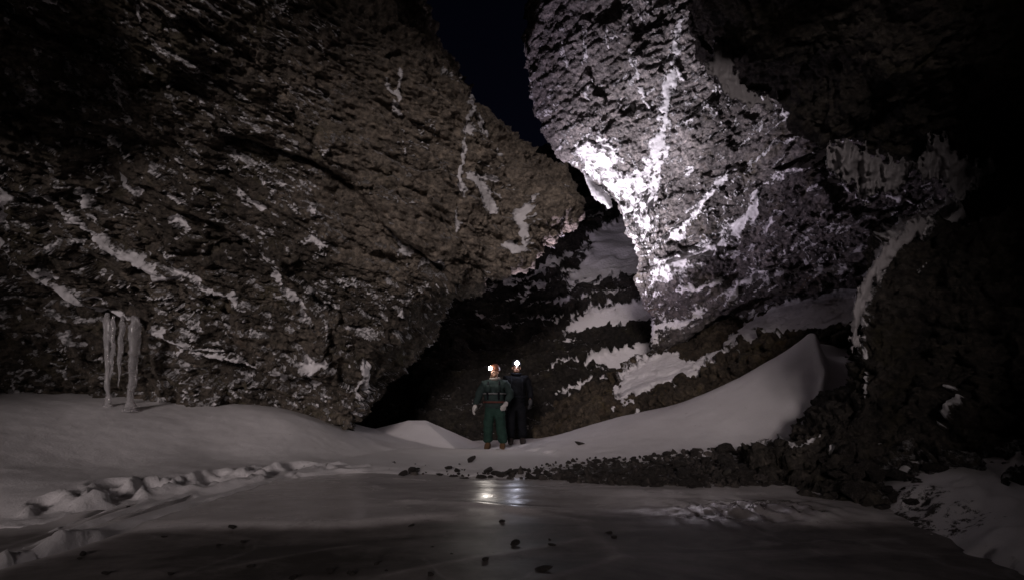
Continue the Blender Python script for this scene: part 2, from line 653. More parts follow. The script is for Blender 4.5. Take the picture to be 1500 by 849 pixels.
def lrow(py, pr, ps, y0, yr, ys, back=1.6):
    a = [-320, -60]
    pts = []
    xs = [-330, -120, 60, 60 + (pr - 60) * 0.36, 60 + (pr - 60) * 0.70, pr, 0.5 * (pr + ps), ps]
    for x in xs[:6]:
        t = (x + 120) / (pr + 120.0)
        Y = y0 + (yr - y0) * (max(t, -0.35) if t > 0 else t * 0.8)
        pts.append((x, py, Y))
    pts.append((xs[6], py + 0, yr + (ys - yr) * 0.42))
    pts.append((ps, py, ys))
    pts.append((ps - 25, py - 4, ys + back))
    pts.append((ps - 160, py - 10, ys + back + 3.0))
    return pts


LW = [
    lrow(-330, 250, 380, 3.6, 4.8, 5.6),
    lrow(-200, 360, 484, 4.0, 5.6, 6.4),
    lrow(-90, 440, 552, 4.4, 6.3, 7.1),
    lrow(0, 520, 603, 4.9, 6.9, 7.7),
    lrow(80, 600, 650, 5.4, 7.5, 8.3),
    lrow(130, 655, 683, 5.8, 7.9, 8.5, 1.2),
    lrow(175, 685, 732, 6.1, 8.2, 9.0, 1.2),
    lrow(225, 683, 780, 6.5, 8.4, 9.5, 1.0),
    lrow(262, 678, 824, 6.8, 8.55, 9.9, 0.8),
    lrow(285, 675, 838, 6.95, 8.65, 10.0, 0.8),
    lrow(315, 672, 826, 7.1, 8.75, 9.95, 0.9),
    lrow(350, 667, 789, 7.3, 8.9, 9.9, 1.0),
    lrow(385, 660, 764, 7.55, 9.1, 9.9, 1.0),
    lrow(412, 640, 712, 7.7, 9.25, 9.95, 1.2),
    lrow(450, 598, 652, 7.9, 9.45, 11.2),
    lrow(500, 556, 624, 8.15, 9.7, 12.0),
    lrow(540, 534, 585, 8.3, 9.9, 12.0),
    lrow(590, 518, 540, 8.5, 10.1, 11.2),
    lrow(640, 500, 514, 8.7, 10.3, 10.9),
    lrow(700, 490, 505, 8.8, 10.3, 10.8),
]
A_streaks = [
    ([(-20, 355), (0, 365), (30, 395), (60, 415), (100, 440), (130, 460), (165, 470), (205, 480)], 9),
    ([(-10, 250), (10, 290), (0, 330)], 13), ([(5, 270), (60, 285), (95, 310), (130, 335)], 4),
    ([(130, 340), (165, 365), (205, 385), (235, 405), (260, 405)], 7),
    ([(230, 370), (270, 405), (300, 425), (340, 440), (365, 460)], 5),
    ([(165, 260), (190, 282), (205, 280)], 7), ([(110, 285), (130, 305)], 8), ([(240, 278), (275, 300)], 6),
    ([(245, 320), (275, 335)], 7), ([(345, 275), (365, 295), (385, 305)], 5), ([(372, 245), (388, 268), (400, 262)], 6),
    ([(395, 265), (430, 280)], 3), ([(450, 350), (465, 356), (478, 358)], 6), ([(455, 300), (460, 320)], 4),
    ([(380, 375), (395, 400), (408, 425)], 8), ([(408, 425), (430, 450), (455, 480), (465, 490)], 4),
    ([(440, 528), (465, 535), (485, 530)], 10), ([(395, 548), (440, 556), (470, 562)], 12),
    ([(205, 482), (240, 490), (280, 520), (330, 525), (380, 550), (400, 548)], 5),
    ([(250, 520), (300, 510), (340, 520)], 4), ([(420, 300), (440, 310)], 3),
    ([(582, 98), (583, 130), (587, 152)], 4), ([(560, 115), (574, 128), (580, 140)], 3), ([(576, 150), (585, 168)], 4), ([(588, 190), (600, 205)], 3),
    ([(582, 375), (598, 368), (604, 370)], 8), ([(560, 330), (580, 355), (590, 372)], 3),
    ([(692, 138), (691, 165), (683, 190)], 5), ([(683, 180), (690, 198)], 10), ([(684, 200), (676, 245), (674, 290)], 4),
    ([(690, 255), (705, 275), (720, 300), (735, 306)], 11), ([(700, 262), (735, 260)], 5), ([(712, 280), (740, 285)], 4),
    ([(705, 163), (711, 190), (725, 210), (738, 225)], 3), ([(772, 288), (764, 318), (768, 350), (760, 365)], 6), ([(738, 358), (768, 362)], 9),
    ([(695, 235), (725, 243), (750, 245)], 2.5), ([(545, 540), (530, 570), (520, 610)], 4), ([(530, 545), (545, 540)], 9),
    ([(675, 300), (672, 345)], 3), ([(60, 0), (85, 15), (100, 22)], 4), ([(195, 0), (205, 30)], 3), ([(165, 110), (175, 150), (190, 190)], 2.5),
    ([(255, 150), (270, 180), (285, 190)], 3), ([(330, 215), (345, 240)], 5), ([(150, 205), (175, 235), (190, 232)], 3),
    ([(610, 400), (640, 380), (650, 400)], 4), ([(690, 455), (700, 460), (710, 470)], 4), ([(560, 505), (580, 498)], 5),
    ([(110, 430), (150, 440), (160, 450)], 4), ([(40, 400), (75, 408)], 9),
]
A_shelves = [(s, a, w) for s, a, w in [
    (A_streaks[0][0], 0.10, 28), (A_streaks[3][0], 0.16, 30), (A_streaks[4][0], 0.12, 25), (A_streaks[13][0], 0.10, 20),
    ([(385, 540), (440, 540), (490, 545)], 0.16, 22), ([(430, 520), (465, 528), (500, 525)], 0.14, 16), ([(560, 365), (600, 368)], 0.12, 20)]]
A_cuts = [([(-200, 330), (0, 372), (60, 420), (110, 448), (205, 485), (300, 528), (400, 552), (500, 556)], 0.45, 70),
          ([(300, 190), (430, 225), (515, 262), (548, 312), (590, 352), (668, 405)], 0.42, 120), ([(100, 215), (240, 300), (330, 335), (440, 430), (520, 470)], 0.28, 70)]


def a_cob(px, py):
    return 0.35 + 0.9 * sstep(470, 560, py + 0.08 * (px - 250)) * sstep(620, 520, px)


def a_frost(px, py):
    return 0.60 - 0.22 * sstep(430, 560, px) * sstep(430, 380, py)


def a_pale(px, py, P):  # paler beak facet; fall-off of light to the left is in this colour too
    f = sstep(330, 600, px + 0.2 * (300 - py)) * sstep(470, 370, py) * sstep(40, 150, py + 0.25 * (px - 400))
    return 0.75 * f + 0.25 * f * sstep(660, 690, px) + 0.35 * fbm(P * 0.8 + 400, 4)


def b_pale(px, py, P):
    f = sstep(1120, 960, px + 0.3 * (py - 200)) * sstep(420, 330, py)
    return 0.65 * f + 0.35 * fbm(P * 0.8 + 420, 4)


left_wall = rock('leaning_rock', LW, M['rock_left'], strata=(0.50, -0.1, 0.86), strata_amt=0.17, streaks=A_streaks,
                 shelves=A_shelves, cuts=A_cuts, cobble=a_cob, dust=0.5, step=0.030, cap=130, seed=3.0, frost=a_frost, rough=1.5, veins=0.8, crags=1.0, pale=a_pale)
tag(left_wall, 'huge brown leaning rock wall at left with an overhanging beak beside the sky gap', 'rock')


# ---- right wall: lit by the lamp
def rrow(py, xl, yl, ym, yr, back=1.6):
    xm = max(975, xl + 35)
    xs = [xl, xl + (xm - xl) * 0.35, xm, xm + (1330 - xm) * 0.3, xm + (1330 - xm) * 0.62, 1340, 1480, 1640]
    Y = [yl, yl + (ym - yl) * 0.5, ym, ym + (yr - ym) * 0.33, ym + (yr - ym) * 0.68, yr, yr - 0.7, yr - 1.4]
    row = [(xl + 190, py - 15, yl + back + 3.5), (xl + 30, py - 5, yl + back)]
    return row + [(x, py, y) for x, y in zip(xs, Y)]


BW = [
    rrow(-330, 752, 10.6, 9.3, 7.6),
    rrow(-200, 762, 11.0, 9.7, 7.8),
    rrow(-90, 768, 11.5, 10.2, 8.0),
    rrow(0, 773, 12.0, 10.7, 8.2),
    rrow(80, 777, 12.4, 11.1, 8.6),
    rrow(140, 783, 12.8, 11.4, 8.9),
    rrow(190, 795, 13.0, 11.7, 9.1),
    rrow(222, 815, 13.2, 11.9, 9.3),
    rrow(246, 850, 13.2, 12.1, 9.5),
    rrow(272, 874, 13.2, 12.2, 9.6),
    rrow(300, 897, 13.1, 12.3, 9.8),
    rrow(340, 921, 13.0, 12.45, 10.0),
    rrow(378, 940, 12.9, 12.5, 10.1),
    rrow(410, 938, 12.9, 12.5, 10.2),
    rrow(440, 940, 13.0, 12.6, 10.4),
    rrow(465, 958, 13.1, 12.7, 10.7),
    rrow(500, 956, 13.2, 12.9, 11.3),
    rrow(540, 968, 13.6, 13.3, 11.9),
    rrow(600, 985, 14.0, 13.8, 12.4),
]
B_streaks = [
    ([(996, 28), (990, 60), (988, 95), (980, 130), (975, 160), (970, 190), (965, 235), (957, 290), (946, 330), (940, 362)], 8),
    ([(966, 195), (960, 250), (950, 300)], 13),
    ([(950, 412), (975, 398), (1000, 385), (1040, 368), (1075, 342), (1100, 312), (1115, 278)], 14), ([(1115, 276), (1160, 255), (1212, 228)], 5),
    ([(945, 372), (985, 348), (1010, 326), (1025, 300), (1060, 265), (1096, 238)], 5), ([(975, 345), (1000, 345)], 7),
    ([(852, 42), (855, 60), (857, 95)], 3.5), ([(925, 80), (932, 118), (944, 148), (950, 165)], 3), ([(905, 150), (925, 160), (934, 170)], 3),
    ([(1048, 150), (1020, 172), (990, 190)], 4), ([(1055, 152), (1045, 170)], 5),
    ([(1112, 232), (1140, 210), (1185, 196)], 3), ([(1060, 448), (1083, 415), (1130, 393)], 5), ([(985, 428), (1030, 418), (1062, 408)], 4),
    ([(1190, 402), (1222, 393), (1250, 398)], 5), ([(956, 498), (960, 478), (990, 474), (1015, 462), (1030, 450)], 9), ([(958, 480), (962, 500)], 9),
    ([(885, 40), (890, 70)], 2.5), ([(1115, 345), (1130, 325), (1145, 312)], 4), ([(1055, 375), (1090, 372)], 5), ([(820, 60), (830, 95)], 2.5),
    ([(895, 55), (905, 60)], 3), ([(865, 110), (860, 150)], 2.5), ([(1060, 120), (1075, 135), (1140, 156), (1200, 200)], 4),
    ([(1200, 340), (1230, 325)], 3), ([(1290, 320), (1310, 310)], 4), ([(1000, 260), (1015, 240)], 5), ([(985, 90), (1000, 120)], 4),
    ([(1210, 260), (1255, 285), (1270, 300)], 4), ([(1300, 290), (1345, 300), (1390, 305)], 4), ([(1250, 440), (1210, 450), (1165, 470)], 5),
]
B_polys = [([(832, 205), (880, 190), (902, 203), (910, 250), (962, 240), (955, 330), (938, 352), (905, 300), (872, 272), (848, 242)], 0.86, 34),
           ([(930, 240), (962, 235), (952, 330), (940, 350)], 0.88, 24),
           ([(950, 380), (1000, 375), (1060, 345), (1075, 350), (1000, 405), (955, 425)], 0.72, 10)]
B_shelves = [(B_streaks[2][0] + [(1160, 255), (1212, 228)], 0.22, 34), (B_streaks[4][0], 0.18, 26), (B_streaks[9][0], 0.16, 22),
             (B_streaks[12][0], 0.16, 20), (B_streaks[13][0], 0.14, 20), ([(1110, 235), (1140, 210), (1190, 192)], 0.16, 22),
             ([(1150, 345), (1220, 330), (1300, 318)], 0.12, 25), ([(1130, 405), (1190, 402), (1260, 392)], 0.16, 22)]
B_cuts = [([(950, 512), (985, 518), (1020, 490), (1100, 440), (1180, 430), (1300, 420)], 0.5, 60)]
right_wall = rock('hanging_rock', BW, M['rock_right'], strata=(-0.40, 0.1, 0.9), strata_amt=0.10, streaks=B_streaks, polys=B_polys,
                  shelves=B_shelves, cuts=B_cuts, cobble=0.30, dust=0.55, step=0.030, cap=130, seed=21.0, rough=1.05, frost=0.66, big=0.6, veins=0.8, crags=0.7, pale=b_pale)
tag(right_wall, 'pale grey hanging rock face whose frosted tip is lit white by a headlamp', 'rock')

# ---- dark roof rock upper right
lip = [(975, -330, 7.2), (1005, -150, 7.1), (1015, -40, 7.0), (1018, 20, 6.9), (1030, 66, 6.8), (1070, 128, 6.7), (1140, 155, 6.6), (1200, 195, 6.5), (1250, 207, 6.4),
       (1340, 232, 6.3), (1430, 252, 6.2), (1530, 240, 5.8), (1700, 220, 5.2)]
endp = [(1000, -900, 3.4), (1050, -760, 3.4), (1080, -640, 3.4), (1120, -560, 3.4), (1180, -500, 3.4), (1280, -440, 3.4), (1400, -400, 3.4), (1500, -360, 3.4), (1600, -330, 3.3),
        (1750, -300, 3.2), (1900, -250, 3.0), (2050, -150, 2.8), (2300, 0, 2.6)]
CR = []
for dx_, dz_, dy_ in [(3.0, 3.0, 4.0), (1.1, 1.4, 1.2)]:
    CR.append([unproj(*l) + np.array([dx_, dy_, dz_]) for l in lip])
CR.append([unproj(*l) for l in lip])
for f_ in (0.07, 0.2, 0.4, 0.65, 1.0):
    row = []
    for l, e in zip(lip, endp):
        a_, b_ = unproj(*l), unproj(e[0], max(e[1], -260), e[2])
        P_ = a_ + (b_ - a_) * f_
        P_[2] -= 0.22 * math.sin(math.pi * min(f_ * 1.4, 1))
        row.append(P_)
    CR.append(row)
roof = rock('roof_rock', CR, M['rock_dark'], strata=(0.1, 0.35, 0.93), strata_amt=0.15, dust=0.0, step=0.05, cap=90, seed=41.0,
            cobble=0.3, streaks=[([(1040, 150), (1100, 160), (1150, 170), (1200, 205)], 5), ([(1200, 205), (1225, 215), (1290, 232), (1340, 240)], 5)])
tag(roof, 'dark overhanging rock roof filling the upper right corner', 'rock')


# ---- dark foreground pillar at right
def prow(py, xs, ys, yr, py_r=None, yr2=None):
    pr_ = py if py_r is None else py_r
    return [(xs + 150, py - 8, ys + 3.2), (xs + 28, py - 5, ys + 0.9), (xs, py, ys), (xs + (1560 - xs) * 0.12, py + (pr_ - py) * 0.12, ys - (ys - yr) * 0.14 - 0.1),
            (xs + (1560 - xs) * 0.35, py + (pr_ - py) * 0.35, ys - (ys - yr) * 0.38),
            (xs + (1560 - xs) * 0.68, py + (pr_ - py) * 0.68, ys - (ys - yr) * 0.72), (1560, pr_, yr), (1800, pr_ + 30, yr2 or yr - 1.0)]


DW = [
    prow(120, 1560, 6.6, 5.2),
    prow(200, 1500, 6.4, 5.2), prow(245, 1468, 6.3, 5.15), prow(280, 1442, 6.3, 5.1), prow(310, 1386, 6.35, 5.05), prow(345, 1320, 6.4, 5.0),
    prow(395, 1275, 6.45, 4.95), prow(455, 1252, 6.5, 4.9), prow(520, 1244, 6.5, 4.85), prow(578, 1224, 6.6, 4.8), prow(620, 1176, 6.7, 4.75),
    prow(660, 1124, 6.75, 4.7), prow(700, 1076, 6.7, 4.65), prow(735, 1088, 6.2, 4.3, 760), prow(765, 1105, 6.0, 4.2, 800), prow(820, 1160, 5.9, 4.1, 860),
]
D_streaks = [([(1440, 285), (1400, 303), (1370, 315), (1330, 338), (1300, 365), (1278, 400), (1262, 430), (1253, 465), (1250, 515)], 15),
             ([(1340, 395), (1370, 380)], 3), ([(1210, 655), (1225, 645)], 4), ([(1262, 540), (1265, 575)], 3), ([(1375, 620), (1395, 608), (1420, 590)], 3), ([(1403, 572), (1412, 578)], 4),
             ([(1185, 620), (1150, 650)], 4)]
D_polys = [([(1280, 690), (1310, 650), (1335, 625), (1360, 660), (1420, 655), (1520, 630), (1520, 760), (1290, 760)], 0.45, 14)]
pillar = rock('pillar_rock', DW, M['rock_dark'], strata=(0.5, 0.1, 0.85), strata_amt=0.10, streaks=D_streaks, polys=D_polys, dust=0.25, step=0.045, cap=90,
              seed=61.0, crags=1.3, rough=1.3, cobble=lambda px, py: 0.3 + 0.35 * sstep(480, 640, py), shelves=[(D_streaks[0][0], 0.10, 22)])
tag(pillar, 'dark foreground rock pillar at right edged with a curved strip of snow', 'rock')

# ---- far slope seen through the gap: hillside with snow ledges
ES = []
for py_, yl_, yr_ in [(200, 25, 23), (250, 22, 20.5), (275, 20.5, 19.5), (300, 19.5, 18.8), (330, 18.4, 17.8), (365, 17.2, 16.8), (405, 16.0, 15.8), (412, 15.7, 15.6),
                      (440, 15.5, 15.4), (478, 15.1, 14.9), (486, 14.9, 14.8), (502, 14.8, 14.7), (532, 14.5, 14.4), (540, 14.4, 14.3), (580, 14.2, 14.0),
                      (625, 14.0, 13.7), (660, 13.9, 13.5), (720, 13.7, 13.3)]:
    ES.append([(x, py_ + (1050 - x) * 0.07, yl_ + (yr_ - yl_) * k / 7 + (0.9 if x < 620 else 0)) for k, x in enumerate([330, 460, 560, 660, 760, 850, 950, 1080, 1250])])
E_polys = [([(825, 408), (850, 380), (868, 352), (880, 330), (905, 318), (960, 318), (960, 408), (930, 402), (890, 410)], 1.0, 5),
           ([(818, 484), (850, 462), (880, 452), (945, 436), (965, 462), (930, 474), (890, 480)], 1.0, 4),
           ([(855, 533), (862, 520), (890, 508), (960, 498), (985, 520), (950, 532), (905, 538)], 1.0, 4)]
E_streaks = [([(832, 470), (870, 450), (905, 440)], 3), ([(780, 402), (820, 380), (870, 345)], 4), ([(760, 420), (800, 415), (860, 412)], 3),
             ([(830, 420), (880, 414), (915, 410)], 3), ([(696, 455), (702, 462), (712, 470)], 4), ([(790, 360), (840, 330), (890, 310)], 3),
             ([(835, 560), (838, 590), (830, 600)], 3), ([(860, 345), (890, 340), (930, 335)], 4), ([(740, 440), (770, 430)], 2.5), ([(880, 545), (890, 560)], 4),
             ([(700, 425), (760, 405), (830, 372)], 2.5), ([(770, 445), (830, 440), (900, 425), (940, 420)], 3), ([(720, 480), (780, 470), (830, 462)], 2), ([(800, 500), (850, 492)], 2.5),
             ([(845, 390), (800, 400), (760, 410)], 3), ([(790, 540), (850, 525)], 2.5), ([(810, 575), (850, 560), (880, 548)], 3)]
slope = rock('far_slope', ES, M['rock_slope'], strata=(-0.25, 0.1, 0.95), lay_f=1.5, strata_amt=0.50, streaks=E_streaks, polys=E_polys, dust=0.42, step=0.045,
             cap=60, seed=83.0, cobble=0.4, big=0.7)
tag(slope, 'dark rocky hillside with flat snow ledges behind the two people', 'hillside', kind='structure')

# ---- talus behind the right drift: rubble strip and snow ledge below the hanging rock
TS = []
tl = [(785, 648, 12.7), (815, 630, 12.4), (860, 610, 12.1), (930, 588, 11.7), (1000, 572, 11.2), (1060, 552, 10.8), (1120, 528, 10.4), (1190, 503, 9.9), (1260, 488, 9.5), (1350, 470, 9.2)]
for dpy, dY in [(60, -0.6), (22, -0.1), (0, 0.0), (-22, 0.35), (-36, 0.75), (-55, 1.1), (-78, 1.6), (-100, 2.1)]:
    TS.append([(x, py + dpy * (0.3 + 0.6 * min((x - 785) / 230, 1) if dpy < 0 else 0.9), Y + dY) for x, py, Y in tl])
T_polys = [([(900, 582), (915, 548), (945, 528), (985, 512), (1010, 528), (1050, 505), (1085, 478), (1130, 480), (1245, 452), (1262, 470), (1200, 482), (1120, 500),
             (1060, 522), (1005, 548), (975, 560), (940, 572)], 1.0, 5),
           ([(1200, 425), (1260, 425), (1260, 472), (1120, 490), (1085, 470)], 1.0, 6)]
talus = rock('talus_slope', TS, M['rubble'], strata=(-0.4, 0.1, 0.9), strata_amt=0.04, polys=T_polys, dust=0.25, step=0.03, cap=110, seed=95.0, cobble=0.35, crags=1.3, rough=1.4, big=0.35,
             streaks=[([(905, 580), (925, 590), (935, 600)], 6), ([(880, 600), (900, 590)], 3)])
tag(talus, 'rubble slope with a snow ledge under the hanging rock', 'slope', kind='structure')


# ------------------------------------------------------------------ ground: snow, ice
def rbf(points, smooth=1e-3):
    P = np.array(points)
    X, z = P[:, :2], P[:, 2]
    n = len(P)

    def phi(r):
        return np.where(r > 0, r * r * np.log(r + 1e-12), 0)
    K = phi(np.linalg.norm(X[:, None] - X[None], axis=2)) + smooth * np.eye(n)
    B = np.concatenate([np.ones((n, 1)), X], axis=1)
    A = np.block([[K, B], [B.T, np.zeros((3, 3))]])
    sol = np.linalg.solve(A, np.concatenate([z, np.zeros(3)]))

    def f(x, y):
        q = np.stack([x.ravel(), y.ravel()], 1)
        out = np.empty(len(q))
        for s in range(0, len(q), 20000):
            r = np.linalg.norm(q[s:s + 20000, None] - X[None], axis=2)
            out[s:s + 20000] = phi(r) @ sol[:n] + sol[n] + q[s:s + 20000] @ sol[n + 1:]
        return out.reshape(x.shape)
    return f


def ice_z(x, y):
    """the pond ice: flat near the camera, tilting up a little to the far shore"""
    return np.maximum(y - 4.0, 0) ** 1.0 * 0.035 * sstep(3.6, 5.4, y) + 0.012 * np.sin(x * 1.1 + 0.6 * y) * sstep(0, 2, y)


snow_pts = []
for a in [(-120, 588, 7.6), (0, 590, 8.0), (100, 596, 8.3), (165, 598, 8.5), (250, 602, 8.9), (340, 604, 9.2), (440, 611, 9.6), (515, 636, 10.2),
          (580, 650, 10.7), (650, 657, 11.0), (720, 657, 11.5), (760, 651, 12.0), (800, 640, 11.7), (850, 627, 11.4), (900, 613, 11.1), (950, 601, 10.8), (1000, 588, 10.5), (1050, 569, 10.1),
          (1100, 547, 9.8), (1150, 522, 9.4), (1190, 502, 9.2), (1250, 515, 9.0), (1330, 520, 8.6),
          # faces of the drifts
          (0, 680, 6.2), (120, 680, 6.7), (250, 660, 7.6), (330, 665, 7.9), (440, 662, 8.4), (520, 668, 8.9), (600, 674, 9.3), (680, 675, 9.6), (720, 672, 9.9),
          (800, 663, 9.6), (880, 650, 9.4), (960, 640, 9.1), (1040, 622, 8.9), (1100, 610, 8.7), (1170, 570, 8.6), (1150, 640, 8.0),
          ]:
    snow_pts.append(unproj(*a))


def on_ice(px, py):
    P = unproj_z(px, py, 0.0)
    for _ in range(12):
        P = unproj_z(px, py, float(ice_z(P[0], P[1])))
    return P


# foot of the drifts, where the snow runs out on the ice
for qx, qy in [(-60, 850), (0, 812), (60, 782), (130, 757), (210, 737), (300, 722), (400, 708), (500, 699), (600, 699), (680, 702), (740, 704), (800, 708), (870, 712), (950, 716), (1030, 718), (1110, 716)]:
    P_ = on_ice(qx, qy)
    snow_pts.append(P_ + np.array([0, 0, 0.012]))
    back_ = 0.45
    snow_pts.append(P_ + np.array([0, -0.6, -0.16]))
# top of the gravel bank
for a in [(700, 688, 8.25), (780, 686, 8.1), (850, 679, 8.1), (930, 673, 8.1), (1010, 666, 8.0), (1080, 660, 7.9), (1140, 652, 7.8)]:
    snow_pts.append(unproj(*a))
# beyond the wall foot the snow goes on level
for x, y, z in [(-12, 9, 1.1), (-12, 6, 0.8), (-9.5, 12, 1.2), (-6, 12.5, 0.95), (-3, 13, 0.35), (0, 13.5, 0.15), (2.5, 13, 0.5), (5, 12, 1.0), (8, 11, 1.9), (9.5, 9, 2.0),
                (4.2, 6.6, 0.2), (5.5, 6.6, 0.5), (-8, 4.2, 0.15), (-8, 3, -0.2),
                (-4, 3.0, -0.25), (0, 4.5, -0.25), (3, 4.5, -0.2), (6, 4.5, 0.2)]:
    snow_pts.append(np.array([x, y, z]))
snow_f = rbf(snow_pts)

foot = []     # trodden trail along the left shore
trail = [unproj_z(*q, 0.10)[:2] for q in [(-40, 800), (10, 775), (60, 752), (130, 735), (210, 722), (300, 710), (380, 701), (450, 694), (540, 690)]]
for k in range(len(trail) - 1):
    L_ = np.linalg.norm(trail[k + 1] - trail[k])
    for j in range(int(L_ / 0.085)):
        t_ = random.random()
        p_ = trail[k] + (trail[k + 1] - trail[k]) * t_ + np.array([random.gauss(0, .2), random.gauss(0, .2)])
        foot.append((p_[0], p_[1], random.uniform(0.08, 0.17), random.uniform(0.06, 0.13)))
for k in range(40):
    foot.append((random.gauss(-0.25, 0.35), random.gauss(10.2, 0.9), random.uniform(0.07, 0.13), random.uniform(0.03, 0.07)))

PK = unproj(609, 612, 12.4)
MR = unproj(628, 656, 11.0)      # foot of the mound's ridge
MT = unproj(640, 620, 12.2)


def mound_z(x, y):
    """wedge of wind-carved snow behind the left rock"""
    nx = x - PK[0]
    h = PK[2]
    a = h - 0.20 * np.maximum(-nx, 0) - 0.44 * np.maximum(12.4 - y, 0) * 1.02 * (1 + 0.0 * nx)
    rx = PK[0] + (MR[0] - PK[0]) * (12.4 - y) / (12.4 - MR[1])      # ridge line in plan
    q = x - rx - 0.25
    a = a - 0.10 * np.maximum(-q, 0) * 0.4
    b = PK[2] - 0.05 - 0.42 * np.maximum(q, 0) - 0.30 * np.maximum(12.4 - y, 0)
    z = np.minimum(a, b) - 0.9 * np.maximum(y - 12.5, 0)
    return z


gx = np.arange(-10.5, 8.6, 0.04)
gy = np.arange(3.2, 13.6, 0.04)
X, Yg = np.meshgrid(gx, gy, indexing='xy')
Z = snow_f(X, Yg)
low3 = np.stack([X.ravel(), Yg.ravel(), np.zeros(X.size)], 1)
Z += 0.035 * fbm(low3 * 0.7, 3).reshape(X.shape) + 0.006 * fbm(low3 * np.array([4.0, 4.0, 1]), 3).reshape(X.shape)
# the second, lower snow face right of the peak: a wind scoop
peak = unproj(1190, 502, 9.2)
scoop = [unproj(1196, 505, 9.2)[:2], unproj(1203, 540, 8.85)[:2], unproj(1214, 575, 8.5)[:2], unproj(1205, 600, 8.2)[:2]]
sx, sy = np.array([s[0] for s in scoop]), np.array([s[1] for s in scoop])
o_ = np.argsort(sy)
ridge_x = np.interp(Yg, sy[o_], sx[o_])
q_ = X - ridge_x
ok_ = sstep(8.0, 8.4, Yg) * sstep(9.6, 9.3, Yg)
Z += ok_ * (0.10 * np.exp(-(q_ / 0.10) ** 2) * 0.8 - 0.34 * sstep(0.0, 0.14, q_) * np.exp(-np.maximum(q_, 0) / 0.9))
Z += 0.10 * np.exp(-(((X - peak[0]) / 0.22) ** 2 + ((Yg - peak[1]) / 0.5) ** 2))
mz = mound_z(X, Yg)
mreg = (X > -4.5) & (X < -0.6) & (Yg > 10.4)
Z = np.where(mreg & (mz > Z), mz, Z)
pit, rim = np.zeros(X.shape), np.zeros(X.shape)
for fx, fy, fr_, fd in foot:
    dd = np.hypot((X - fx), (Yg - fy) * 0.8)
    m_ = dd < fr_ * 2.2
    if m_.any():
        pit[m_] = np.minimum(pit[m_], -fd * np.exp(-(dd[m_] / fr_) ** 4))
        rim[m_] = np.maximum(rim[m_], 0.35 * fd * np.exp(-((dd[m_] - fr_ * 1.25) / (fr_ * 0.35)) ** 2))
Z += np.where(pit < -0.015, pit, rim + pit)
# lumps along the trodden trail
td = np.full(X.shape, 9.0)
for k in range(len(trail) - 1):
    a_, b_ = trail[k], trail[k + 1]
    v_ = b_ - a_
    t_ = np.clip(((X - a_[0]) * v_[0] + (Yg - a_[1]) * v_[1]) / (v_ @ v_), 0, 1)
    td = np.minimum(td, np.hypot(X - a_[0] - t_ * v_[0], Yg - a_[1] - t_ * v_[1]))
tm = np.exp(-(td / 0.30) ** 2)
Z += tm * 0.035 * fbm(low3 * 13.0, 3, 0.6).reshape(X.shape)
Z += tm * 0.075 * (0.3 + fbm(low3 * 5.0, 4, 0.6)).reshape(X.shape)
tramp = np.exp(-(((X + 0.25) / 0.45) ** 2 + ((Yg - 10.3) / 1.1) ** 2))
Z += tramp * 0.05 * fbm(low3 * 7.0, 3, 0.6).reshape(X.shape)
Z += 0.012 * fbm(low3 * np.array([11, 11, 1.0]), 3).reshape(X.shape) * (0.25 + tm)
shore = []
for qx, qy in [(-60, 850), (0, 812), (60, 782), (130, 757), (210, 737), (300, 722), (400, 708), (500, 699), (600, 699), (680, 702), (740, 704), (800, 708), (870, 712), (950, 716), (1030, 718), (1110, 716)]:
    shore.append(on_ice(qx, qy)[:2])
shore = sorted([tuple(q) for q in shore])
shx, shy = [q[0] for q in shore], [q[1] for q in shore]


def shore_y(x):
    return np.interp(x, shx, shy) + np.minimum(x - shx[0], 0) * 0.9


dsh = Yg - shore_y(X) - 0.22 * fbm(low3 * 1.6 + 3, 5, 0.65).reshape(X.shape)
iz0 = ice_z(X, np.minimum(Yg, shore_y(X)))
Z = np.where((dsh > 0) & (Yg < 10.5), np.maximum(Z, iz0 + 0.004 + 0.05 * sstep(0, 0.8, dsh) + 0.10 * np.minimum(dsh, .2)), Z)
Z = np.where((dsh > 0) & (dsh < 1.2) & (X < 0.3), np.minimum(Z, iz0 + 0.006 + 0.42 * dsh + 0.30 * tm * np.minimum(dsh, .3)), Z)
Z = np.where((dsh <= 0) & (X < 3.4), np.minimum(Z, iz0 + 0.004 + np.maximum(dsh, -.6) * 0.5), Z)
grit = 0.15 * sstep(7.9, 7.2, Yg) * sstep(-2.6, -0.5, X) + 0.0
bank_d = sstep(0.26, 0.10, Z) * sstep(-1.6, 0.2, X) * sstep(9.2, 8.3, Yg)
grit = grit + 0.55 * sstep(8.25, 7.8, Yg + 0.25 * fbm(low3 * 1.5, 3).reshape(X.shape)) * sstep(-0.6, 1.2, X)
iz = ice_z(X, np.minimum(Yg, shore_y(X) + 0.3))
G_snow = np.stack([X, Yg, Z], axis=2)
snow_ground = grid_obj('snow_ground', G_snow, M['snow'], {'grit': np.clip(grit, 0, 1)}, keep=(Z > iz - 0.20))
tag(snow_ground, 'smooth grey snow drifts around the frozen pond', 'snow', kind='structure')


def snow_height(x, y):
    i = int(np.clip(round((x - gx[0]) / 0.04), 0, len(gx) - 1))
    j = int(np.clip(round((y - gy[0]) / 0.04), 0, len(gy) - 1))
    return float(max(Z[j, i], ice_z(np.array(x), np.minimum(y, shore_y(np.array(x)))) - (0.3 if y > shore_y(x) + 0.6 else 0)))


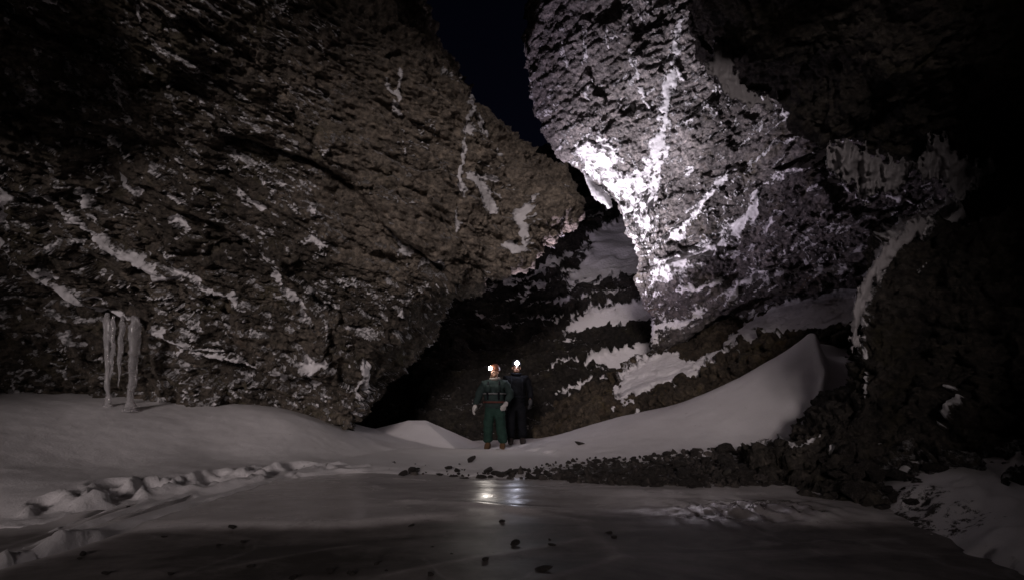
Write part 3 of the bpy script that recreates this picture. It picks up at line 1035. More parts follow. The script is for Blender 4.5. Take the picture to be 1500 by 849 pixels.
# ice sheet of the pond
ix = np.arange(-9, 9.01, 0.05)
iy = np.arange(-1.5, 9.4, 0.045)
XI, YI = np.meshgrid(ix, iy, indexing='xy')
pI = np.stack([XI.ravel(), YI.ravel(), np.zeros(XI.size)], 1)
ZI = ice_z(XI, YI) + 0.010 * fbm(pI * np.array([0.8, 1.3, 1]), 3).reshape(XI.shape) + 0.002 * fbm(pI * 5, 2).reshape(XI.shape)
pxi, pyi = proj(np.stack([XI, YI, ZI], 2))
# ice colour is darker nearer than a wavy line across the pond
edge_y = 4.9 + 0.35 * np.sin(XI * 0.9 + 0.5) + 0.3 * fbm(pI * 0.6, 3).reshape(XI.shape)
frost = 0.20 + 0.62 * sstep(-0.25, 0.15, YI - edge_y)
ZI += 0.03 * sstep(-0.12, 0.12, YI - edge_y)
frost += 0.35 * np.exp(-((td_ := np.minimum(np.abs(YI - (6.6 + 0.35 * XI)), 9)) / 0.7) ** 2) * (XI < -1)
for (ax, ay), (bx, by), w_ in [((860, 775), (905, 815), 0.05), ((905, 815), (800, 849), 0.02), ((560, 845), (850, 790), 0.02), ((330, 830), (520, 800), 0.02), ((1180, 770), (1240, 755), 0.03),
                               ((600, 745), (1180, 772), 0.02), ((640, 742), (860, 765), 0.025)]:
    A_, B_ = unproj_z(ax, ay, 0.01)[:2], unproj_z(bx, by, 0.01)[:2]
    v_ = B_ - A_
    t_ = np.clip(((XI - A_[0]) * v_[0] + (YI - A_[1]) * v_[1]) / (v_ @ v_), 0, 1)
    dd = np.hypot(XI - A_[0] - t_ * v_[0], YI - A_[1] - t_ * v_[1])
    frost += 0.22 * np.exp(-(dd / (w_ * 1.4)) ** 2)
    ZI += 0.012 * np.exp(-(dd / 0.09) ** 2)
frost += 0.6 * np.exp(-np.maximum(shore_y(XI) - YI, 0) / 0.55) * (0.45 + 0.55 * sstep(0.5, -2, XI))
ZI -= 0.25 * sstep(0.15, 0.7, YI - shore_y(XI))
# a patch of rippled, glazed ice near the right shore
gc = unproj_z(1100, 752, 0.03)
env = np.exp(-((XI - gc[0]) / 0.75) ** 2 - ((YI - gc[1] - 0.10 * (XI - gc[0])) / 0.33) ** 2)
rip = fbm(np.stack([XI.ravel() * 3.0 + YI.ravel() * 0.6, YI.ravel() * 5.0, 0 * XI.ravel()], 1), 3, 0.6).reshape(XI.shape)
ph_ = np.mod((XI + 0.35 * (YI - gc[1]) + 0.10 * rip) / 0.24, 1.0)
ZI += env * 0.075 * np.where(ph_ < 0.8, ph_ / 0.8, (1 - ph_) / 0.2) + 0.012 * env * rip
frost -= 0.55 * env
ice = grid_obj('pond_ice', np.stack([XI, YI, ZI], 2), M['ice_floor'], {'frost': np.clip(frost, 0, 1), 'glaze': np.clip(env * 1.3, 0, 1), 'matte': sstep(0.15, -0.25, YI - edge_y)})
tag(ice, 'dark glossy pond ice dusted with frost', 'ice', kind='structure')

# snow bank at the foot of the dark pillar
bp = [unproj(*a) for a in [(1240, 735, 5.75), (1290, 690, 5.9), (1300, 665, 5.9), (1400, 655, 5.6), (1500, 640, 5.2), (1600, 620, 4.9), (1330, 712, 5.3), (1350, 735, 5.0), (1450, 715, 4.7), (1450, 760, 4.25), (1540, 760, 4.0)]]
bp += [unproj_z(x, y, -0.02) for x, y in [(1230, 750), (1300, 769), (1380, 793), (1450, 820), (1500, 844), (1600, 900)]]
bp += [np.array(p) for p in [(2.6, 4.6, -0.25), (3.0, 3.6, -0.25), (3.2, 2.8, -0.25), (2.9, 5.6, -0.15), (6.5, 5.2, 1.0), (6, 3.2, 0.5), (4.2, 2.6, -0.1)]]
bank_f = rbf(bp)
bx = np.arange(2.6, 7.2, 0.04)
by = np.arange(2.4, 6.6, 0.04)
XB, YB = np.meshgrid(bx, by, indexing='xy')
pB = np.stack([XB.ravel(), YB.ravel(), np.zeros(XB.size)], 1)
ZB = bank_f(XB, YB) + 0.05 * fbm(pB * 1.4, 3).reshape(XB.shape) + 0.06 * sstep(0.0, 0.5, fbm(pB * 2.2 + 8, 3)).reshape(XB.shape)
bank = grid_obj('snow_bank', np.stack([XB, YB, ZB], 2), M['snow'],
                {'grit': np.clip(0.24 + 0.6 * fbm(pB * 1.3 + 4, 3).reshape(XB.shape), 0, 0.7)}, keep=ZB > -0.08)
tag(bank, 'dim snow bank at the foot of the dark pillar', 'snow', kind='structure')

# bare ground to the horizon
gm, gt, gp = new_mat('frozen_gravel')
gcol = ramp(gt, noise(gt, N(gt, 'ShaderNodeTexCoord').outputs['Object'], 0.7, 8, 0.65), [(0.35, (0.05, 0.045, 0.04)), (0.65, (0.16, 0.15, 0.145))])
gt.links.new(gcol, gp.inputs['Base Color'])
gp.inputs['Roughness'].default_value = 0.9
gxx, gyy = np.meshgrid(np.linspace(-150, 150, 90), np.linspace(-150, 150, 90))
gz = -0.35 + 0.12 * fbm(np.stack([gxx.ravel(), gyy.ravel(), 0 * gxx.ravel()], 1) * 0.08, 3).reshape(gxx.shape)
gz = np.minimum(gz, -0.3)
ground = grid_obj('ground', np.stack([gxx, gyy, gz], 2), gm)
tag(ground, 'frozen gravel ground', 'ground', kind='structure')

# ------------------------------------------------------------------ unseen rock ring added behind the camera, its opening shapes the moonlight
ring = []
TH = np.linspace(0, 2 * math.pi, 73)
open_c, open_r = (-2.85, 4.9), (6.45, 3.75)      # centre (x, z) and half size of the opening
for f_, yy in [(1.0, -4.6), (1.0, -3.6), (1.25, -3.3), (2.0, -3.2), (5.0, -3.0), (14.0, -2.8)]:
    row = []
    for th in TH:
        ex = abs(math.cos(th)) ** 0.7 * math.copysign(1, math.cos(th))
        ez = abs(math.sin(th)) ** 0.7 * math.copysign(1, math.sin(th))
        row.append(np.array([open_c[0] + open_r[0] * ex * (1 + (f_ - 1) * 0.5), yy, open_c[1] + open_r[1] * ez * (f_ if ez > 0 else 1 + (f_ - 1) * 0.4)]))
    ring.append(row)
mouth = rock('moonlight_blocker', ring, M['rock_dark'], strata_amt=0.1, dust=0.0, step=0.6, cap=12, seed=130.0, rough=1.0)
tag(mouth, 'unseen rock ring added behind the camera to block and shape the moonlight', 'rock', kind='structure')


# ------------------------------------------------------------------ ice drapes and icicles
def pillow(name, poly, Y, thick, mat, parent, seed=0.0, res=2.0, fold=1.0, tilt=0.0, rag=3.0):
    """closed, rounded lobe of ice or snow with the given outline, real thickness in metres"""
    xs = np.arange(min(p[0] for p in poly) - 2, max(p[0] for p in poly) + 3, res)
    ys = np.arange(min(p[1] for p in poly) - 2, max(p[1] for p in poly) + 3, res)
    PX, PY = np.meshgrid(xs, ys, indexing='xy')
    w1 = np.stack([PX.ravel() * 0.05, PY.ravel() * 0.05, np.full(PX.size, seed)], 1)
    w2 = w1 * np.array([2.2, 1.2, 1])
    sd = poly_sd(PX + rag * fbm(w2, 4, 0.6).reshape(PX.shape), PY + rag * 1.5 * fbm(w2 + 9, 4, 0.6).reshape(PX.shape), poly)
    m = sd > 0
    prof = np.sqrt(np.clip(sd / 9.0, 0, 1) * (2 - np.clip(sd / 9.0, 0, 1)))
    nz = fbm(np.stack([PX.ravel() * 0.045, PY.ravel() * 0.028, np.full(PX.size, seed + 3)], 1), 3).reshape(PX.shape)
    rg = ridged(np.stack([PX.ravel() * 0.03, PY.ravel() * 0.02, np.full(PX.size, seed + 6)], 1), 2).reshape(PX.shape)
    t = thick * prof * (0.75 + fold * (0.55 * nz + 0.30 * rg))
    ymid = (ys[0] + ys[-1]) / 2
    verts, idx = [], -np.ones(PX.shape + (2,), int)
    for j in range(PX.shape[0]):
        for i in range(PX.shape[1]):
            if m[j, i]:
                Yc = Y + tilt * (PY[j, i] - ymid)
                idx[j, i, 0] = len(verts)
                verts.append(unproj(PX[j, i], PY[j, i], Yc - max(t[j, i], 0.004)))
                idx[j, i, 1] = len(verts)
                verts.append(unproj(PX[j, i], PY[j, i], Yc + 0.35 * max(t[j, i], 0.004)))
    faces = []
    J, I = PX.shape
    cell = np.zeros((J - 1, I - 1), bool)
    for j in range(J - 1):
        for i in range(I - 1):
            cell[j, i] = m[j, i] and m[j, i + 1] and m[j + 1, i] and m[j + 1, i + 1]
    for j in range(J - 1):
        for i in range(I - 1):
            if not cell[j, i]:
                continue
            a, b, c, d = (j, i), (j, i + 1), (j + 1, i + 1), (j + 1, i)
            faces.append([idx[k][0] for k in (a, d, c, b)])
            faces.append([idx[k][1] for k in (a, b, c, d)])
            for (e0, e1, dj, di) in ((a, b, -1, 0), (b, c, 0, 1), (c, d, 1, 0), (d, a, 0, -1)):
                jj, ii = j + dj, i + di
                if not (0 <= jj < J - 1 and 0 <= ii < I - 1 and cell[jj, ii]):
                    faces.append([idx[e0][0], idx[e1][0], idx[e1][1], idx[e0][1]])
    used = sorted({v for f in faces for v in f})
    rm = {v: k for k, v in enumerate(used)}
    me = bpy.data.meshes.new(name)
    me.from_pydata([verts[v] for v in used], [], [[rm[v] for v in f] for f in faces])
    me.polygons.foreach_set('use_smooth', np.ones(len(me.polygons), bool))
    me.materials.append(mat)
    o = link(bpy.data.objects.new(name, me), parent)
    return o


P1 = [(1042, 62), (1060, 45), (1076, 72), (1080, 105), (1092, 128), (1140, 150), (1128, 163), (1075, 150), (1052, 125), (1030, 98), (1012, 75), (1030, 92), (1046, 90)]
P2 = [(1208, 212), (1235, 205), (1262, 214), (1300, 232), (1338, 236), (1336, 258), (1318, 285), (1294, 284), (1272, 300), (1262, 298), (1252, 272), (1232, 270), (1214, 250)]
P3 = [(1336, 246), (1350, 222), (1358, 200), (1385, 194), (1394, 222), (1436, 236), (1446, 230), (1448, 200), (1456, 196), (1462, 240), (1476, 250), (1440, 274), (1404, 298), (1394, 296), (1374, 262), (1352, 268)]
for poly_, Y_, th_, s_, lab in [(P1, 6.15, 0.12, 1.0, 'thin pointed tongue of snow on the roof edge'), (P2, 6.15, 0.32, 2.0, 'lumpy folded snow drape hanging from the roof edge'),
                                (P3, 5.95, 0.30, 3.0, 'smooth thick snow drape joining roof and pillar')]:
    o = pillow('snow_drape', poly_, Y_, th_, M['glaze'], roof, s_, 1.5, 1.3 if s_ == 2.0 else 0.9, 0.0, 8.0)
    o['label'] = lab
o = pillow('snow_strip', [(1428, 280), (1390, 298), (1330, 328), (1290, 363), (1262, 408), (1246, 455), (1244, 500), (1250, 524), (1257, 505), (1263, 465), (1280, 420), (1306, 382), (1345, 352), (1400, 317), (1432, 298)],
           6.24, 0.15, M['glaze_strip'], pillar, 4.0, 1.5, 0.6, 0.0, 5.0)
o['label'] = 'smooth curved strip of snow along the pillar edge'
o = pillow('ice_lobe', [(846, 238), (856, 246), (868, 262), (884, 276), (896, 292), (899, 302), (892, 308), (884, 300), (872, 292), (862, 276), (858, 260)], 13.15, 0.14, M['drape'], right_wall, 5.0, 1.0, 0.6)

ICP = M['icicle']


def icicle(label, pts, group=None, wob=0.05, seed=0):
    """pts: (px, py, radius in px) down the icicle at one distance"""
    Y = 8.56
    rr = np.random.default_rng(seed)
    bm = bmesh.new()
    A = np.array(pts, float)
    n = 34
    tt = np.linspace(0, 1, n)
    s = np.linspace(0, 1, len(A))
    cx, cy, cr = (np.interp(tt, s, A[:, k]) for k in range(3))
    rings = []
    ph = rr.random() * 6
    for k in range(n):
        c = unproj(cx[k] + 0.8 * math.sin(k * 0.7 + ph), cy[k], Y)
        rad = 0.82 * cr[k] * Y / FPX * (1 + wob * math.sin(k * 1.15 + ph) + 0.10 * rr.normal())
        ring_ = []
        for a in range(12):
            th = a / 12 * 2 * math.pi
            q = rad * (1 + 0.14 * math.sin(3 * th + ph) + 0.08 * math.sin(2 * th + k * 0.3))
            ring_.append(bm.verts.new((c[0] + q * math.cos(th), c[1] + q * math.sin(th), c[2])))
        rings.append(ring_)
    for k in range(n - 1):
        for a in range(12):
            bm.faces.new((rings[k][a], rings[k][(a + 1) % 12], rings[k + 1][(a + 1) % 12], rings[k + 1][a]))
    bm.faces.new(rings[0][::-1])
    bm.faces.new(rings[-1])
    bmesh.ops.recalc_face_normals(bm, faces=bm.faces)
    o = bm_obj('icicle', bm, ICP)
    return tag(o, label, 'icicle', 'icicles under the left rock ledge')


icicle('leftmost icicle, thin and tall, flaring into the snow at its foot', [(158, 458, 3), (158, 474, 7), (158, 500, 5.5), (158, 540, 4.5), (158, 570, 3.5), (159, 590, 5), (160, 604, 13)], seed=1)
icicle('slim icicle right against the leftmost one, ending in mid air', [(166, 462, 2), (166, 478, 4), (166, 505, 3.4), (164, 530, 2.6), (162, 556, 0.6)], seed=2)
icicle('short slender icicle hanging free between the two grounded ones', [(179, 462, 2), (179, 476, 5), (177, 500, 4), (175, 530, 2.8), (174, 566, 0.7)], seed=3)
icicle('thickest icicle, rightmost of the cluster, standing on the snow', [(197, 462, 4), (197, 480, 10), (196, 500, 9.5), (195, 530, 7.5), (193, 560, 6), (190, 586, 5), (189, 603, 14)], seed=4)

# ------------------------------------------------------------------ loose stones
def stone_proto(seed, flat):
    rr = np.random.default_rng(seed)
    bm = bmesh.new()
    bmesh.ops.create_icosphere(bm, subdivisions=3, radius=1.0)
    V = np.array([v.co[:] for v in bm.verts])
    sc = np.array([1.25, rr.uniform(0.7, 1.0), flat])
    # flat cut faces make it angular
    for k in range(12):
        nrm = rr.normal(size=3)
        nrm /= np.linalg.norm(nrm)
        h = rr.uniform(0.38, 0.75)
        dd = V @ nrm - h
        V = V - np.maximum(dd, 0)[:, None] * nrm * 1.0
    V = V * (1 + 0.10 * fbm(V * 1.7 + seed * 3.1, 3)[:, None]) * sc
    for v, c in zip(bm.verts, V):
        v.co = c
    me = bpy.data.meshes.new('stone')
    bm.to_mesh(me)
    bm.free()
    me.polygons.foreach_set('use_smooth', np.ones(len(me.polygons), bool))
    me.materials.append(M['stone'])
    return me


PROTO = [stone_proto(k + 1, [0.40, 0.5, 0.6, 0.42, 0.7, 0.34, 0.48, 0.55][k]) for k in range(8)]


def stone(x, y, z, s, name, label, group, sink=0.25, seed=None):
    me = random.choice(PROTO)
    o = bpy.data.objects.new(name, me)
    o.scale = (s, s * random.uniform(0.8, 1.15), s * random.uniform(0.8, 1.2))
    o.rotation_euler = (random.uniform(-0.3, 0.3), random.uniform(-0.3, 0.3), random.uniform(0, 6.28))
    o.location = (x, y, z + s * 0.5 * (1 - 2 * sink))
    COL.objects.link(o)
    return tag(o, label, 'stone', group)


cnt = 0
BANK = [(540, 699), (620, 690), (680, 684), (740, 692), (790, 682), (850, 670), (930, 670), (1010, 660), (1080, 656), (1140, 652), (1120, 712), (1060, 718), (960, 716), (880, 708), (800, 706), (740, 702), (690, 706), (620, 705)]
tries = 0
while cnt < 290 and tries < 20000:
    tries += 1
    px_ = random.uniform(560, 1145)
    py_ = random.uniform(650, 722)
    if not in_poly(np.array([px_]), np.array([py_]), BANK)[0]:
        continue
    if random.random() > 0.25 + 0.75 * min(max((px_ - 640) / 300, 0), 1):
        continue
    # march the view ray to the ground
    Yv = 5.5
    while Yv < 11:
        P_ = unproj(px_, py_, Yv)
        if P_[2] <= snow_height(P_[0], P_[1]):
            break
        Yv += 0.03
    s_ = min(0.14, 0.032 + random.expovariate(1 / 0.026))
    stone(P_[0], P_[1], snow_height(P_[0], P_[1]), s_, 'shore_stone', 'small dark stone among many on the gravel bank between pond ice and snow', 'stones on the gravel bank')
    cnt += 1

for (px_, py_, s_, lab) in [(715, 702, 0.13, 'dark squat stone on the ice just left of the headlamp reflections'), (735, 706, 0.15, 'flat dark slab on the ice beside the headlamp reflections'), (972, 708, 0.14, 'dark blocky stone at the ice edge left of the bright reflection'),
                            (690, 687, 0.16, 'largest rounded stone at the left tip of the gravel bank'), (850, 672, 0.16, 'rounded stone standing highest on the gravel bank'), (340, 776, 0.07, 'flat black stone alone on the ice at left'),
                            (355, 795, 0.05, 'small black stone just behind the flat one on the left ice'), (795, 838, 0.09, 'black lump on the dark ice at the bottom centre'), (755, 800, 0.06, 'black stone on the dark ice above the bottom lump'),
                            (808, 800, 0.05, 'black stone near the white crack in the ice'), (765, 698, 0.05, 'little stone within the bright headlamp glint'), (830, 734, 0.05, 'small stone alone on the grey ice right of the lamp reflections')]:
    P_ = unproj_z(px_, py_, 0.06 if py_ < 740 else 0.0)
    stone(P_[0], P_[1], snow_height(P_[0], P_[1]), s_ * 0.68, 'ice_stone', lab, None)
for k in range(46):
    px_ = random.uniform(60, 900) if k > 10 else random.uniform(420, 700)
    py_ = random.uniform(704, 845) if k > 10 else random.uniform(692, 706)
    if px_ < 400 and py_ < 740:
        continue
    P_ = unproj_z(px_, py_, 0.03)
    stone(P_[0], P_[1], snow_height(P_[0], P_[1]), random.uniform(0.012, 0.04), 'ice_pebble', 'tiny dark pebble scattered on the pond ice', 'pebbles on the ice')

# gravel between the stones: one mass
bmg = bmesh.new()
ng = 0
while ng < 1100:
    px_, py_ = random.uniform(560, 1145), random.uniform(650, 722)
    if not in_poly(np.array([px_]), np.array([py_]), BANK)[0] or random.random() > 0.12 + 0.88 * min(max((px_ - 660) / 260, 0), 1):
        continue
    Yv = 5.5
    while Yv < 11:
        P_ = unproj(px_, py_, Yv)
        if P_[2] <= snow_height(P_[0], P_[1]):
            break
        Yv += 0.03
    s_ = min(0.06, 0.012 + random.expovariate(1 / 0.012))
    mt_ = Matrix.Translation((P_[0], P_[1], snow_height(P_[0], P_[1]) + s_ * 0.2)) @ Euler(RNG.uniform(0, 6.28, 3)).to_matrix().to_4x4() @ Matrix.Diagonal((s_ * 1.3, s_, s_ * 0.7, 1))
    tb = bmesh.new()
    bmesh.ops.create_icosphere(tb, subdivisions=1, radius=1.0)
    vm_ = {v: bmg.verts.new(mt_ @ (v.co * random.uniform(0.7, 1.15))) for v in tb.verts}
    for f in tb.faces:
        bmg.faces.new([vm_[v] for v in f.verts])
    tb.free()
    ng += 1
tag(bm_obj('gravel', bmg, M['stone'], smooth=False), 'dark gravel between the shore stones', 'gravel', kind='stuff')

# boulders at the foot of the dark pillar
cnt = 0
while cnt < 70:
    px_ = random.uniform(1105, 1480)
    lo, hi = np.interp(px_, [1105, 1150, 1250, 1380, 1480], [690, 660, 660, 690, 690]), np.interp(px_, [1105, 1150, 1250, 1380, 1480], [725, 742, 752, 775, 790])
    py_ = random.uniform(lo, hi)
    if px_ > 1300 and random.random() < 0.45:
        continue
    Yv = np.interp(py_, [lo, hi], [6.9, 6.0]) if px_ < 1200 else np.interp(px_, [1200, 1480], [6.3, 4.8]) - (py_ - lo) / (hi - lo) * 0.7
    P_ = unproj(px_, py_, Yv)
    s_ = random.uniform(0.07, 0.17) if px_ < 1300 else random.uniform(0.05, 0.15)
    stone(P_[0], P_[1], P_[2], s_, 'foot_boulder', 'dark boulder in the pile at the foot of the right pillar', 'boulders at the foot of the pillar', sink=0.5)
    cnt += 1

# rubble on the talus strip: one uncountable mass
bm = bmesh.new()
tme = talus.data
tv = np.empty(len(tme.vertices) * 3, np.float32)
tme.vertices.foreach_get('co', tv)
tv = tv.reshape(-1, 3)
tpx, tpy = proj(tv)
strip = in_poly(tpx, tpy, [(770, 640), (830, 600), (880, 585), (920, 588), (985, 560), (1050, 530), (1110, 502), (1200, 484), (1255, 474), (1255, 500), (1150, 524), (1060, 560), (960, 600), (860, 625)])
cand = tv[strip]
for k in range(min(900, len(cand))):
    c = cand[RNG.integers(len(cand))]
    s = float(np.clip(RNG.exponential(0.04) + 0.025, 0.025, 0.17))
    me = PROTO[int(RNG.integers(8))]
    mat = Matrix.Translation(c) @ Euler(RNG.uniform(0, 6.28, 3)).to_matrix().to_4x4() @ Matrix.Diagonal((s, s, s, 1))
    tmp = bmesh.new()
    bmesh.ops.create_icosphere(tmp, subdivisions=2, radius=1.0)
    rr = RNG.normal(size=(6, 3))
    rr /= np.linalg.norm(rr, axis=1)[:, None]
    vm = {}
    for v in tmp.verts:
        p = np.array(v.co)
        for q in rr:
            e = p @ q - 0.65
            if e > 0:
                p = p - q * e * 0.9
        vm[v] = bm.verts.new(mat @ Vector(p))
    for f in tmp.faces:
        bm.faces.new([vm[v] for v in f.verts])
    tmp.free()
rub = bm_obj('rubble', bm, M['rubble'], smooth=False)
tag(rub, 'loose brown rubble strewn along the strip above the right drift', 'rubble', kind='stuff')


# ------------------------------------------------------------------ people
def skin_mesh(name, V, E, Rad, mat, parent, root=0, sub=2):
    me = bpy.data.meshes.new(name)
    me.from_pydata([Vector(v) for v in V], E, [])
    ob = bpy.data.objects.new(name, me)
    COL.objects.link(ob)
    md = ob.modifiers.new('skin', 'SKIN')
    md.use_smooth_shade = True
    for k, r_ in enumerate(Rad):
        sv = me.skin_vertices[0].data[k]
        sv.radius = r_ if isinstance(r_, tuple) else (r_, r_)
        sv.use_root = (k == root)
    ss = ob.modifiers.new('sub', 'SUBSURF')
    ss.levels = sub
    ss.render_levels = sub
    dg = bpy.context.evaluated_depsgraph_get()
    nm = bpy.data.meshes.new_from_object(ob.evaluated_get(dg))
    nm.name = name
    bpy.data.objects.remove(ob)
    bpy.data.meshes.remove(me)
    nm.polygons.foreach_set('use_smooth', np.ones(len(nm.polygons), bool))
    nm.materials.clear()
    nm.materials.append(mat)
    return link(bpy.data.objects.new(name, nm), parent)


def glove(parent, wrist, dirv, out, mat, s=1.0):
    """a hand in a glove: palm, four bent fingers of unequal length and a thumb"""
    w = Vector(wrist)
    d = Vector(dirv).normalized()
    o = Vector(out).normalized()
    n = d.cross(o).normalized()
    V, E, Rd = [], [], []

    def add(p, r, prev=None):
        V.append(p)
        Rd.append(r * s)
        if prev is not None:
            E.append((prev, len(V) - 1))
        return len(V) - 1
    c0 = add(w - d * 0.03 * s, 0.046)
    c1 = add(w + d * 0.03 * s, 0.042, c0)
    c2 = add(w + d * 0.075 * s, 0.038, c1)
    for k, (off, ln) in enumerate([(-0.036, 0.070), (-0.012, 0.080), (0.012, 0.074), (0.036, 0.058)]):
        b = add(w + d * 0.10 * s + n * off * s, 0.0155, c2)
        m_ = add(V[b] + (d * 0.8 - o * 0.35) * ln * 0.55 * s, 0.0145, b)
        add(V[m_] + (d * 0.55 - o * 0.75) * ln * 0.5 * s, 0.012, m_)
    t0 = add(w + d * 0.04 * s - n * 0.045 * s - o * 0.01 * s, 0.017, c1)
    t1 = add(V[t0] + (d * 0.8 - n * 0.5) * 0.045 * s, 0.016, t0)
    add(V[t1] + (d * 0.9 - n * 0.1 - o * 0.3) * 0.035 * s, 0.013, t1)
    return skin_mesh('glove', V, E, Rd, mat, parent, 0, 2)


def person(loc, rz, label, jm, tm_, gm_, bm_, hm, lens_mat, head_yaw, head_pitch, arms, feet, bulk=1.0, scale=1.0, tape=True, lamp_off=(0.0, 0.0), dark=False):
    """body: one continuous skin mesh; clothes, boots, gloves, helmet and headlamp are its children. Faces -Y."""
    b = bulk
    (lf, rf) = feet
    V = [(0, 0, .96), (0, -.01, 1.12), (0, 0, 1.30), (0, 0.01, 1.44), (0, 0.0, 1.53), (0, -.015, 1.60), (0, -.02, 1.68), (0, -.02, 1.75)]
    E = [(k, k + 1) for k in range(7)]
    Rd = [(.15, .11), (.14, .10), (.16, .11), (.10, .08), .058, (.070, .085), (.078, .098), (.055, .07)]

    def leg(s, f):
        k = len(V)
        V.extend([(s * .10, 0, .90), (s * .12 + (f[0] - s * .12) * .5, f[1] * .4 - .02, .50), (f[0], f[1] + .03, .11), (f[0] + s * .015, f[1] - .12, .05)])
        E.extend([(0, k), (k, k + 1), (k + 1, k + 2), (k + 2, k + 3)])
        Rd.extend([.088, .062, .048, .04])
    leg(-1, lf)
    leg(1, rf)

    def arm(s, el, wr):
        k = len(V)
        V.extend([(s * .19, .01, 1.42), el, wr, tuple(Vector(wr) + (Vector(wr) - Vector(el)).normalized() * .10)])
        E.extend([(3, k), (k, k + 1), (k + 1, k + 2), (k + 2, k + 3)])
        Rd.extend([.056, .043, .030, .028])
    for s, (el, wr) in zip((-1, 1), arms):
        arm(s, el, wr)
    body = skin_mesh('person', V, E, Rd, M['skin'], None, 0, 2)
    # turn the head
    hv = np.array([v.co[:] for v in body.data.vertices])
    q = Euler((head_pitch, 0, head_yaw)).to_matrix()
    piv = Vector((0, 0, 1.55))
    for v in body.data.vertices:
        if v.co.z > 1.50 and abs(v.co.x) < 0.13:
            t = min(max((v.co.z - 1.50) / 0.08, 0), 1)
            p = piv + q @ (v.co - piv)
            v.co = v.co.lerp(p, t)
    body.location = loc
    body.rotation_euler = (0, 0, rz)
    body.scale = (scale,) * 3
    tag(body, label, 'person')

    def H(p):                       # a point given in the unturned head frame
        return piv + q @ (Vector(p) - piv)

    # jacket
    JV = [(0, 0, .84), (0, 0, 1.0), (0, -.005, 1.16), (0, 0, 1.32), (0, .01, 1.42), (0, .005, 1.51)]
    JE = [(k, k + 1) for k in range(5)]
    JR = [(.205 * b, .15 * b), (.205 * b, .155 * b), (.21 * b, .165 * b), (.215 * b, .16 * b), (.15 * b, .12 * b), (.085, .085)]
    for s, (el, wr) in zip((-1, 1), arms):
        k = len(JV)
        JV.extend([(s * .205 * b, .01, 1.415), tuple((Vector((s * .205 * b, .01, 1.415)) + Vector(el)) / 2), el, tuple(Vector(el).lerp(Vector(wr), .55)), tuple(Vector(el).lerp(Vector(wr), .95))])
        JE.extend([(4, k), (k, k + 1), (k + 1, k + 2), (k + 2, k + 3), (k + 3, k + 4)])
        JR.extend([.088 * b, .082 * b, .075 * b, .070 * b, .056 * b])
    jac = skin_mesh('jacket', JV, JE, JR, jm, body, 0, 2)
    # cloth folds
    jv = np.array([v.co[:] for v in jac.data.vertices])
    jn = np.array([v.normal[:] for v in jac.data.vertices])
    jv += jn * (0.026 * fbm(jv * np.array([8, 8, 15]) + scale * 40, 3))[:, None]
    jac.data.vertices.foreach_set('co', jv.astype(np.float32).ravel())
    # trousers
    TV = [(0, 0, 1.0), (0, 0, .88)]
    TE = [(0, 1)]
    TR = [(.16 * b, .13 * b), (.165 * b, .135 * b)]
    for s, f in ((-1, lf), (1, rf)):
        k = len(TV)
        TV.extend([(s * .115, 0, .80), (s * .12 + (f[0] - s * .12) * .5, f[1] * .4 - .015, .50), (f[0], f[1] + .02, .27), (f[0], f[1] + .02, .14)])
        TE.extend([(1, k), (k, k + 1), (k + 1, k + 2), (k + 2, k + 3)])
        TR.extend([.112 * b, .098 * b, .094 * b, .100 * b])
    tro = skin_mesh('trousers', TV, TE, TR, tm_, body, 0, 2)
    tv_ = np.array([v.co[:] for v in tro.data.vertices])
    tn_ = np.array([v.normal[:] for v in tro.data.vertices])
    tv_ += tn_ * (0.024 * fbm(tv_ * np.array([8, 8, 15]) + 60, 3))[:, None]
    tro.data.vertices.foreach_set('co', tv_.astype(np.float32).ravel())
    # boots
    for s, f in ((-1, lf), (1, rf)):
        x, y = f
        skin_mesh('boot', [(x, y + .03, .20), (x, y + .03, .10), (x, y + .045, .055), (x + s * .012, y - .08, .055), (x + s * .02, y - .17, .045)],
                  [(0, 1), (1, 2), (1, 3), (3, 4)], [.075, .068, .052, (.058, .052), (.048, .040)], bm_, body, 0, 2)
    # gloves
    for s, (el, wr) in zip((-1, 1), arms):
        dv = (Vector(wr) - Vector(el))
        glove(body, wr, dv, (s * 1.0, -0.3, 0.0), gm_, 1.25)
    # belt and shoulder straps
    def band(name, z, rx, ry, h, mat, y0=0.0, parent=body):
        bmn = bmesh.new()
        rings = []
        for (dz, k) in ((-h, .985), (-h, 1.02), (h, 1.02), (h, .985)):
            rings.append([bmn.verts.new((rx * k * math.cos(a), y0 + ry * k * math.sin(a), z + dz)) for a in np.linspace(0, 2 * math.pi, 37)[:-1]])
        for i in range(4):
            A_, B_ = rings[i], rings[(i + 1) % 4]
            for j in range(36):
                bmn.faces.new((A_[j], A_[(j + 1) % 36], B_[(j + 1) % 36], B_[j]))
        bmesh.ops.recalc_face_normals(bmn, faces=bmn.faces)
        return bm_obj(name, bmn, mat, parent)
    band('belt', 1.02, .215 * b, .172 * b, .02, M['strap'] if tape else M['black_cloth'])
    if tape:
        band('reflective_band', 1.20, .224 * b, .18 * b, .013, M['reflective'])
    for s in (-1, 1):
        skin_mesh('strap', [(s * .12, -.155 * b, 1.06), (s * .125, -.185 * b, 1.22), (s * .125, -.165 * b, 1.36), (s * .12, -.06, 1.485), (s * .12, .06, 1.47)],
                  [(0, 1), (1, 2), (2, 3), (3, 4)], [(.024, .016)] * 5, M['black_cloth'], body, 0, 1)
